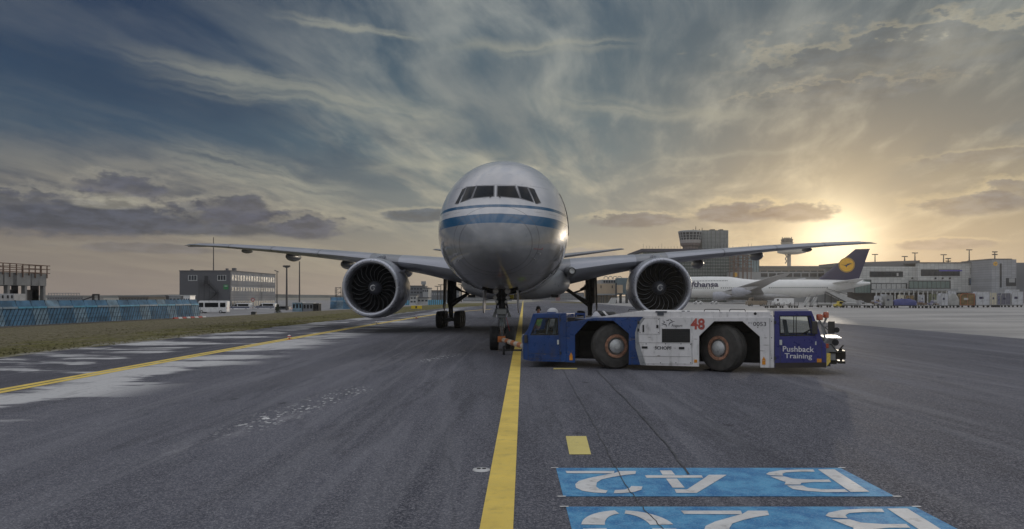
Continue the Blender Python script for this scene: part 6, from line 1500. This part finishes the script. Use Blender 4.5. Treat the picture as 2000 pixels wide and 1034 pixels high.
MB().box(X(1937,d), X(1985,d), d, d+15, 0, Z(507,d)).build('wall', mat('tile grey wall', (.36,.37,.40), .65, grid=(1.5, .9, .07), var=.06, vscale=.3, dirt=.1), tb, world=True); MB().box(X(1985,d)+.01, X(2040,d), d+6, d+16, 0, Z(512,d)).build('side_wall', GA, tb, world=True); MB().box(X(1936,d), X(1976,d), d-.2, d+15, Z(507,d), Z(505.5,d)).build('roof', CDK, tb, world=True)
MB().box(X(1953,d), X(1956,d), d-.15, d-.01, Z(562,d), Z(515,d)).build('window_strip', WD, tb, world=True); MB().box(X(1965,d), X(1984,d), d-.2, d-.01, Z(559,d), Z(543.5,d)).build('dark_opening', WD, tb, world=True); MB().box(X(1970,d), X(1981,d), d-.35, d-.21, Z(552,d), Z(544,d)).build('pale_panel', GB2, tb, world=True)
em = MB().lathe([(0,.8),(.12,.8),(.12,.001)], (X(1944,d), d-.01, Z(515.5,d)), (0,-1,0), 22).build('round_emblem', mat('emblem amber', (.75,.42,.05), .5), tb, world=True)
mb = MB(); c_ = Vector((X(1944,d), d-.15, Z(515.5,d))); mb.add([c_+Vector(v) for v in ((-.55,0,.12),(-.1,0,-.02),(.1,0,.1),(.6,0,.35),(.15,0,-.18),(-.05,0,-.3),(-.12,0,-.12))], [(0,1,6),(1,2,3),(1,3,4),(1,4,5),(1,5,6)]); mb.build('bird_mark', mat('deep navy', (.02,.02,.07), .4), em, world=True, recalc=False)
LM = 'floodlight masts above the terminal roof'
for (px, yt, yb, dd, hd, lab) in ((1709,498,520,318,'bar','leftmost floodlight mast beside the dark tail fin'), (1767,502,508,322,'bar','shortest lamp mast just above the dark upper storey'), (1787,495,508,322,'bar','mast rising from the right half of the dark upper storey roof'), (1843,498.5,514,315,'bar','lamp mast above the middle of the ribbon windows'), (1852,506,514,315,'double','small double lamp mast close right of the middle mast'), (1893,489,513,312,'bar','tallest floodlight mast above the right ribbon windows'), (1943,493,506,292,'double','two-tier lamp cluster on top of the grey stair block')):
    mast(px, yt, yb, dd, hd, lab, .13, gz=Z(yb+3,dd), grp=None)

# ================================================================== four-engine airliner, parked, nose to the left
th = rad(-25); fw = Vector((-math.cos(th), -math.sin(th), 0)); aft = -fw; port = Vector((math.sin(th), -math.cos(th), 0))
TE = Vector((X(1700,262), 262, 0)); N0 = TE - aft*74.0
j2 = thing('parked_airliner', 'white four-engine airliner with dark blue tail and round yellow crane emblem, parked behind the tug', 'airplane', N0, math.atan2(aft.y, aft.x))
# local frame: x = aft, y = starboard (away), so port side is -y
W2 = mat('airliner white', (.86,.86,.84), .3, coat=.5, var=.04, vscale=.1); G2 = mat('airliner grey belly', (.42,.42,.43), .35, coat=.3); NAVY = mat('deep navy', (.02,.02,.07), .4); NV2 = mat('tail navy paint', (.018,.016,.07), .4, coat=.3)
zc = 5.3
S7 = [(0,4.5,4.4,.05,4.45),(1,5.9,3.6,1.2,4.6),(2.5,7.4,3.0,2.1,4.8),(5,9.1,2.4,2.8,5.0),(8,9.9,2.15,3.15,5.2),(20,9.95,2.1,3.25,5.3),(27,9.8,2.1,3.25,5.3),(32,9.0,2.1,3.25,5.35),(36,8.6,2.1,3.25,5.35),(52,8.55,2.1,3.25,5.35),(58,8.5,3.0,2.9,5.8),(64,8.3,4.4,2.2,6.3),(70,7.9,5.8,1.2,6.8),(74,7.4,6.7,.3,7.0)]
R = []
for (x, zt_, zb__, hw, zm_) in S7:
    r_ = []
    for i in range(40):
        a_ = 6.2832*i/40; c_, n_ = math.cos(a_), math.sin(a_); r_.append((x, hw*c_*(1 if n_ < 0 or zt_ < 8.7 else (1-.22*n_*min(1,(zt_-8.7)/1.2))), zm_+(n_*(zt_-zm_) if n_ > 0 else n_*(zm_-zb__))))
    R.append(r_)
MB().loft(R).build('fuselage', W2, j2, smooth=50)
R = []
for (x, hw, z0, z1) in ((22,1.2,2.0,3.4),(25,2.9,1.5,3.9),(32,3.45,1.3,4.1),(42,3.45,1.3,4.1),(47,2.6,1.6,3.7),(50,1,2.0,3.2)):
    R.append([(x, hw*math.cos(6.2832*i/24), (z0+z1)/2+(z1-z0)/2*math.sin(6.2832*i/24)) for i in range(24)])
MB().loft(R).build('belly_fairing', G2, j2, smooth=True)
for s in (-1, 1):
    R = []
    for (y, x0, c, z) in ((2.4,22,17.5,3.4),(3.3,22.8,16.8,3.5),(12,30.2,9.6,5.2),(22,38.5,6.2,7.2),(31,46,4.0,9.0),(34.2,50.2,1.0,9.8)):
        R.append([(x0+u, s*y, z+v) for u, v in foil(c, .105)])
    MB().loft(R).build('wing', G2, j2, smooth=50)
    for (y, xe, ze) in ((11.7, 23.5, 2.6), (20.8, 31.5, 4.0)):
        e_ = MB().lathe([(0,1.22),(-.08,1.36),(.2,1.52),(1.4,1.66),(3.0,1.55),(4.2,1.25),(4.1,1.1),(4.0,1.0),(5.2,.75),(6.3,.2),(6.3,.01)], (xe, s*y, ze), (1,0,0), 32).build('engine', mat('far nacelle grey', (.36,.37,.42), .35, coat=.3), j2, smooth=40)
        MB().lathe([(.02,1.22),(1.0,1.18),(1.0,.01)], (xe, s*y, ze), (1,0,0), 24).build('intake', DARK, e_)
        MB().prism([(xe+1,ze+1.5),(xe+6.5,ze+1.9),(xe+9,ze+2.0),(xe+5.2,ze+.4)], [], lambda u,v,w: (u, s*y+w, v), -.2, .2).build('pylon', G2, j2)
    R = []
    for (y, x0, c, z) in ((.5,60.5,9,7.0),(10.8,69.5,2.6,8.3),(11.2,71,1.2,8.35)): R.append([(x0+u, s*y, z+v) for u, v in foil(c, .08)])
    MB().loft(R).build('stabiliser', W2, j2, smooth=50)
R = []
for (z, x0, c) in ((7.8,55.8,14.5),(8.4,57.2,13.2),(18.2,68.6,5.0),(18.8,69.3,4.6)): R.append([(x0+u, v, z) for u, v in foil(c, .09)])
fin = MB().loft(R).build('tail_fin', NV2, j2, smooth=50)
fe = MB().lathe([(0,2.55),(.03,2.55),(.03,.001)], (66.6, -.50, 13.4), (0,-1,0), 40).build('round_emblem', mat('emblem yellow', (.95,.50,.03), .45), fin)
mb = MB().lathe([(.034,2.42),(.036,2.28)], (66.6, -.50, 13.4), (0,-1,0), 40)
def crane(mb, pts, y): mb.sheet(pts, lambda u, v: (66.6+u, y, 13.4+v))
crane(mb, [(-1.9,.15),(-1.2,.10),(-.55,-.05),(-.2,.05),(.2,.38),(1.1,.55),(2.0,.62),(1.0,.32),(1.6,.30),(.7,.08),(.9,-.05),(.35,-.15),(.1,-.5),(-.15,-.95),(-.25,-.55),(-.5,-.25),(-1.2,.0)], -.545)
mb.build('crane_mark', NV2, fe, recalc=False)
tx = MB(); add_text(tx, 'Lufthansa', lambda a, b: (10.5+a*13.2, -3.27-.02*0, 6.0+b*2.05), bold=.035, shear=.0)
# lay the title on the hull side
tv = []
for v in tx.v:
    z_ = v[2]; zm_ = 5.3; ch = math.sqrt(max(0, 1-((z_-zm_)/(9.95-zm_))**2)); n_ = (z_-zm_)/(9.95-zm_); tv.append((v[0], -(3.25*ch*(1-.22*n_)+.05), z_))
tx.v = tv; tx.build('title', NAVY, j2, recalc=False)
def hull_y(x, z): 
    q = None
    for a, b in zip(S7, S7[1:]):
        if x <= b[0]: f = (x-a[0])/(b[0]-a[0]); q = [m0+(m1-m0)*f for m0, m1 in zip(a, b)]; break
    n_ = (z-q[4])/(q[1]-q[4]) if z > q[4] else (z-q[4])/(q[4]-q[2]); ch = math.sqrt(max(0, 1-n_*n_)); return q[3]*ch*((1-.22*n_*min(1,(q[1]-8.7)/1.2)) if n_ > 0 and q[1] > 8.7 else 1)
mb = MB()
for i in range(70):
    x = 12+i*.70
    if 22 < x < 24 or 39 < x < 41: continue
    y = hull_y(x, 5.6); MB().box(x, x+.3, -y-.03, -y+.05, 5.45, 5.85).build('cabin_window', WD, j2)
for i in range(36):
    x = 8+i*.56
    if x > 27: break
    y = hull_y(x, 8.2); MB().box(x, x+.26, -y-.04, -y+.1, 8.1, 8.45).build('cabin_window', WD, j2)
for (x, y0, y1) in ((15,-1,1),(36,-5.4,-4.2),(36,4.2,5.4),(39,-2,-1),(39,1,2)):
    g_ = MB().tube((x,(y0+y1)/2,2.4),(x,(y0+y1)/2,.7),.2).build('landing_gear', DKM, j2)
    for yy_ in (y0, y1):
        for xx_ in ((x-.7, x+.7) if x > 20 else (x,)): MB().lathe([(-.22,.001),(-.22,.5),(-.15,.62),(.15,.62),(.22,.5),(.22,.001)], (xx_, yy_, .62), (0,1,0), 20).build('wheel', TYRE, g_, smooth=35)

# ================================================================== baggage dollies, containers and apron vehicles
def dolly(px0, px1, ytop, ybase, m, label, kind='box', frame=None, dd=None):
    d = dd or 2.43*F/(ybase-HZ); w = (px1-px0)/F*d/2*.95; h = Z(ytop, d); t = thing('cargo_dolly', label, 'dolly', (X((px0+px1)/2,d), d, 0), random.uniform(-.05,.05), 'loaded dollies along the apron edge')
    D = 1.6; c = MB().box(-w,w,0,D,.42,.55); c.bar((-w,D/2,.45),(-w-.5,D/2,.35),.07); c.build('chassis', DKM, t)
    for x_ in (-w*.7, w*.7):
        for y_ in (.1, D-.1): MB().lathe([(-.08,.001),(-.08,.18),(-.04,.22),(.04,.22),(.08,.18),(.08,.001)], (x_,y_,.22), (0,1,0), 14).build('wheel', TYRE, t)
    if kind == 'box':
        o = [(-w+.02,.57),(w-.02,.57),(w-.02,h),(-w*.75,h),(-w+.02,h-(h-.57)*.25)]
        MB().prism(o, [], flat, .02, D-.02).build('container', m, t, bevel=.03); mb = MB(); fr = frame or STEEL
        for a_, b_ in zip(o, o[1:]+o[:1]): mb.bar((a_[0], .0, a_[1]), (b_[0], .0, b_[1]), .09)
        mb.bar((0,.0,.57),(0,.0,h),.05); mb.build('container_frame', fr, t)
        MB().box(-w*.5, w*.1, -.02, .012, .57+(h-.57)*.45, .57+(h-.57)*.62).build('label_patch', NAVY if frame is None else GW, t)
    elif kind == 'tarp':
        R = []
        for i in range(9): u = -w+2*w*i/8; hh = .57+(h-.57)*(.55+.45*math.sin(math.pi*(i+.5)/9)**.7)*random.uniform(.92,1.0); R.append([(u,0,.57),(u,-.03,.57+(hh-.57)*.7),(u,.3,hh),(u,D-.3,hh*.98),(u,D,.57+(hh-.57)*.7),(u,D,.57)])
        MB().loft(R).build('tarpaulin', m, t, smooth=50)
    elif kind == 'bags':
        for i in range(max(4, int(w*5))):
            x_ = random.uniform(-w*.85, w*.85); z_ = .57+random.uniform(0,.55)*(h-.57); a_ = random.uniform(.2,.42); mm = random.choice((GW, G2, mat('luggage violet', (.25,.24,.34), .6), mat('luggage brown', (.20,.14,.10), .6), mat('luggage cream', (.55,.50,.38), .6)))
            MB().box(x_-a_, x_+a_, random.uniform(0,.3), D-.2, z_, z_+random.uniform(.25,.5)).build('bag', mm, t, bevel=.06)
    elif kind == 'empty':
        mb = MB(); 
        for x_ in (-w, 0, w): mb.bar((x_,0,.5),(x_,0,.5+(h-.5)*.8),.07)
        mb.bar((-w,0,.5+(h-.5)*.4),(w,0,.5+(h-.5)*.4),.05); mb.build('rail', DKM, t)
    return t
GRT = mat('grey tarp', (.33,.33,.32), .7, var=.2, vscale=.8); BLT = mat('blue tarp', (.07,.08,.24), .6, var=.2, vscale=.8); WHC = mat('white container', (.52,.53,.56), .5, var=.15, vscale=1, dirt=.25); DGC = mat('slate container', (.14,.14,.18), .6); CRC = mat('cream container', (.60,.55,.42), .6); BRC = mat('brown load', (.18,.12,.05), .7, var=.4, vscale=1); ORF = mat('orange frame', (.48,.15,.07), .5); SIL = mat('alu container', (.50,.50,.50), .35, .5, var=.15, vscale=1)
random.seed(21)
items = [
 (1838,1852,573,602,WHC,'white container with a small dark label, left of the grey tarpaulin load','box',None),
 (1853,1874,573,601.5,GRT,'load under a rumpled grey tarpaulin left of the orange framed dolly','tarp',None),
 (1875,1904,574,601,BRC,'brown load in an orange framed container','box',ORF),
 (1905,1934,570,601,WHC,'wide mottled white container right of the orange framed one','box',None),
 (1936,1947,572,600.5,CRC,'narrow cream container between white and slate ones','box',None),
 (1948,1953,578,600.5,BLT,'thin blue load squeezed left of the slate container','box',None),
 (1954,1974,573,600.5,DGC,'dark slate blue container near the right edge','box',None),
 (1975,1999,570,600.5,WHC,'pale container at the right edge of the row','box',None),
 (1746,1791,583,602,BLT,'long load under a low blue tarpaulin','tarp',None),
 (1729,1744,577,602,GRT,'tall grey container left of the blue tarpaulin','box',None),
 (1792,1812,582,602.5,WHC,'heap of pale bags right of the blue tarpaulin','bags',None),
 (1814,1836,580,602.5,WHC,'heap of mixed bags left of the white container','bags',None),
 (1700,1727,584,602,WHC,'loose bags on a dolly left of the tall grey container','bags',None),
 (1676,1698,586,601.5,WHC,'low heap of bags in the middle of the dolly row','bags',None),
 (1650,1674,590,601.5,GRT,'low pale load behind the tug beacons','tarp',None),
 (1600,1626,592,601,GRT,'low flat load left of the yellow tractor','tarp',None),
 (1497,1512,590,602,WHC,'empty rail dolly, left one of three above the tug deck','empty',None),
 (1513,1532,589,602,WHC,'empty rail dolly, middle one of three above the tug deck','empty',None),
 (1544,1560,589,602,WHC,'empty rail dolly, right one of three above the tug deck','empty',None),
]
for (a_, b_, yt, yb, m_, lab, kd, fr) in items: dolly(a_, b_, yt, yb, m_, lab, kd, fr)
# second row behind
for i, (a_, b_, yt, m_, lab) in enumerate(((1712,1722,578,WHC,'pale box standing behind the loose bags, left one'), (1724,1733,575,WHC,'taller pale box behind the grey container'), (1758,1766,576,CRC,'cream box standing above the blue tarpaulin'), (1767,1786,577,BRC,'brown crate standing above the blue tarpaulin'), (1798,1806,576,WHC,'small pale box behind the heap of pale bags'), (1820,1830,574,mat('green brown load', (.14,.15,.08), .7),'greenish load behind the mixed bags'), (1856,1868,568,WHC,'white rounded tank behind the grey tarpaulin'), (1968,1992,566,WHC,'white box body behind the slate container'))):
    dolly(a_, b_, yt, 597, m_, lab, 'box', None)
vehicle('baggage_tractor', 'small yellow baggage tractor at the left end of the dolly row', 'tractor', 1629, 1648, 588, 600.5, 172, 0, mat('tractor yellow', (.62,.48,.06), .4), [(0,.2),(0,.55),(.35,.6),(.40,1.0),(.8,1.0),(.85,.55),(1,.5),(1,.2)], [(.44,.76,.62,.92,0)], wr=.28, W_=1.3)
vehicle('service_car', 'small white car on the apron just right of the right engine', 'car', 1354, 1372, 590, 597, 250, 0, VW, CARP, [(.30,.62,.58,.92,.08)], W_=1.7, grp='white cars beneath the parked airliner')
vehicle('service_car', 'second small white car, under the parked airliner beside its engine', 'car', 1387, 1402, 590, 596, 255, 0, VW, CARP, [(.30,.62,.58,.92,.08)], W_=1.7, grp='white cars beneath the parked airliner')
vehicle('service_truck', 'brown boxy loader under the parked airliner wing', 'truck', 1458, 1496, 582, 599, 200, 0, mat('brown truck', (.22,.17,.12), .6, dirt=.3), [(0,.15),(0,.55),(.15,.6),(.18,.95),(.3,.97),(.32,.6),(.95,.62),(1,.55),(1,.15)], [(.20,.28,.62,.88,0)], W_=2.2)
vehicle('service_truck', 'white high-sided catering truck beneath the parked airliner tail', 'truck', 1510, 1548, 584, 598, 215, 0, VW, [(0,.15),(0,.6),(.10,.65),(.12,.95),(.24,1),(1,1),(1,.15)], [(.13,.22,.65,.9,0)], W_=2.2)
# passenger stairs at the tail, pale wedge
d = 228; t = thing('boarding_stairs', 'pale mobile boarding stairs sloping down from the parked airliner tail', 'stairs', (X(1650,d), d, 0))
mb = MB().prism([(X(1612,d),Z(570,d)),(X(1626,d),Z(570,d)),(X(1690,d),.5),(X(1655,d),.5)], [], lambda u,v,w: (u,d+w,v), 0, 2.2); mb.build('stair_flight', GW, t, world=True)
mb = MB(); mb.bar((X(1612,d),d-.05,Z(570,d)),(X(1655,d),d-.05,.6),.25); mb.bar((X(1614,d),d-.05,Z(564,d)),(X(1690,d),d-.05,1.6),.12); [mb.bar((X(p,d),d+1,0),(X(p,d),d+1,Z(572+(p-1612)*.28,d)),.18) for p in (1614,1626,1640)]; mb.build('stair_frame', DKM, t, world=True)
for (px, lab) in ((1578,'left of the two pale passenger steps behind the tug cab'),(1592,'right of the two pale passenger steps behind the tug cab')):
    d = 180; t = thing('loader_steps', lab, 'steps', (X(px,d), d, 0)); mb = MB().prism([(-.9,.3),(-.4,.3),(.6,2.1),(.6,2.4),(.2,2.4)], [], flat, 0, 1.2); mb.build('flight', GW, t); mb = MB(); mb.bar((.5,0,.2),(.5,0,2.1),.08); mb.bar((-.9,0,.3),(.7,0,.3),.08); mb.bar((-.8,0,.9),(.5,0,3.0),.05); mb.build('frame', DKM, t)
    for x_ in (-.7,.5): MB().lathe([(-.08,.001),(-.08,.2),(.08,.2),(.08,.001)], (x_,0,.2), (0,1,0), 12).build('wheel', TYRE, t)
# far grass strip and marker boards across the taxiway
mb = MB(); P_ = [G(1076, 591.5), G(1150, 593.5), G(1150, 590.8), G(1076, 589.5)]; mb.sheet(P_, lambda u, v: (u, v, .03)); tag(mb.build('far_verge', GRASS), kind='structure')
# ================================================================== thin haze added for depth fade and glare near the sun
hb_ = MB().box(-900, 900, -40, 1300, -3, 75); hz_o = hb_.build('haze', [])
hm_ = bpy.data.materials.new('haze air'); hm_.use_nodes = True; T = NT(hm_.node_tree); T.nt.nodes.clear()
pv = T.new('ShaderNodeVolumePrincipled'); pv.inputs['Color'].default_value = (.95,.93,.90,1); pv.inputs['Density'].default_value = .00032; pv.inputs['Anisotropy'].default_value = .65
mo = T.new('ShaderNodeOutputMaterial'); T.nt.links.new(pv.outputs[0], mo.inputs['Volume']); hz_o.data.materials.append(hm_); tag(hz_o, kind='stuff')
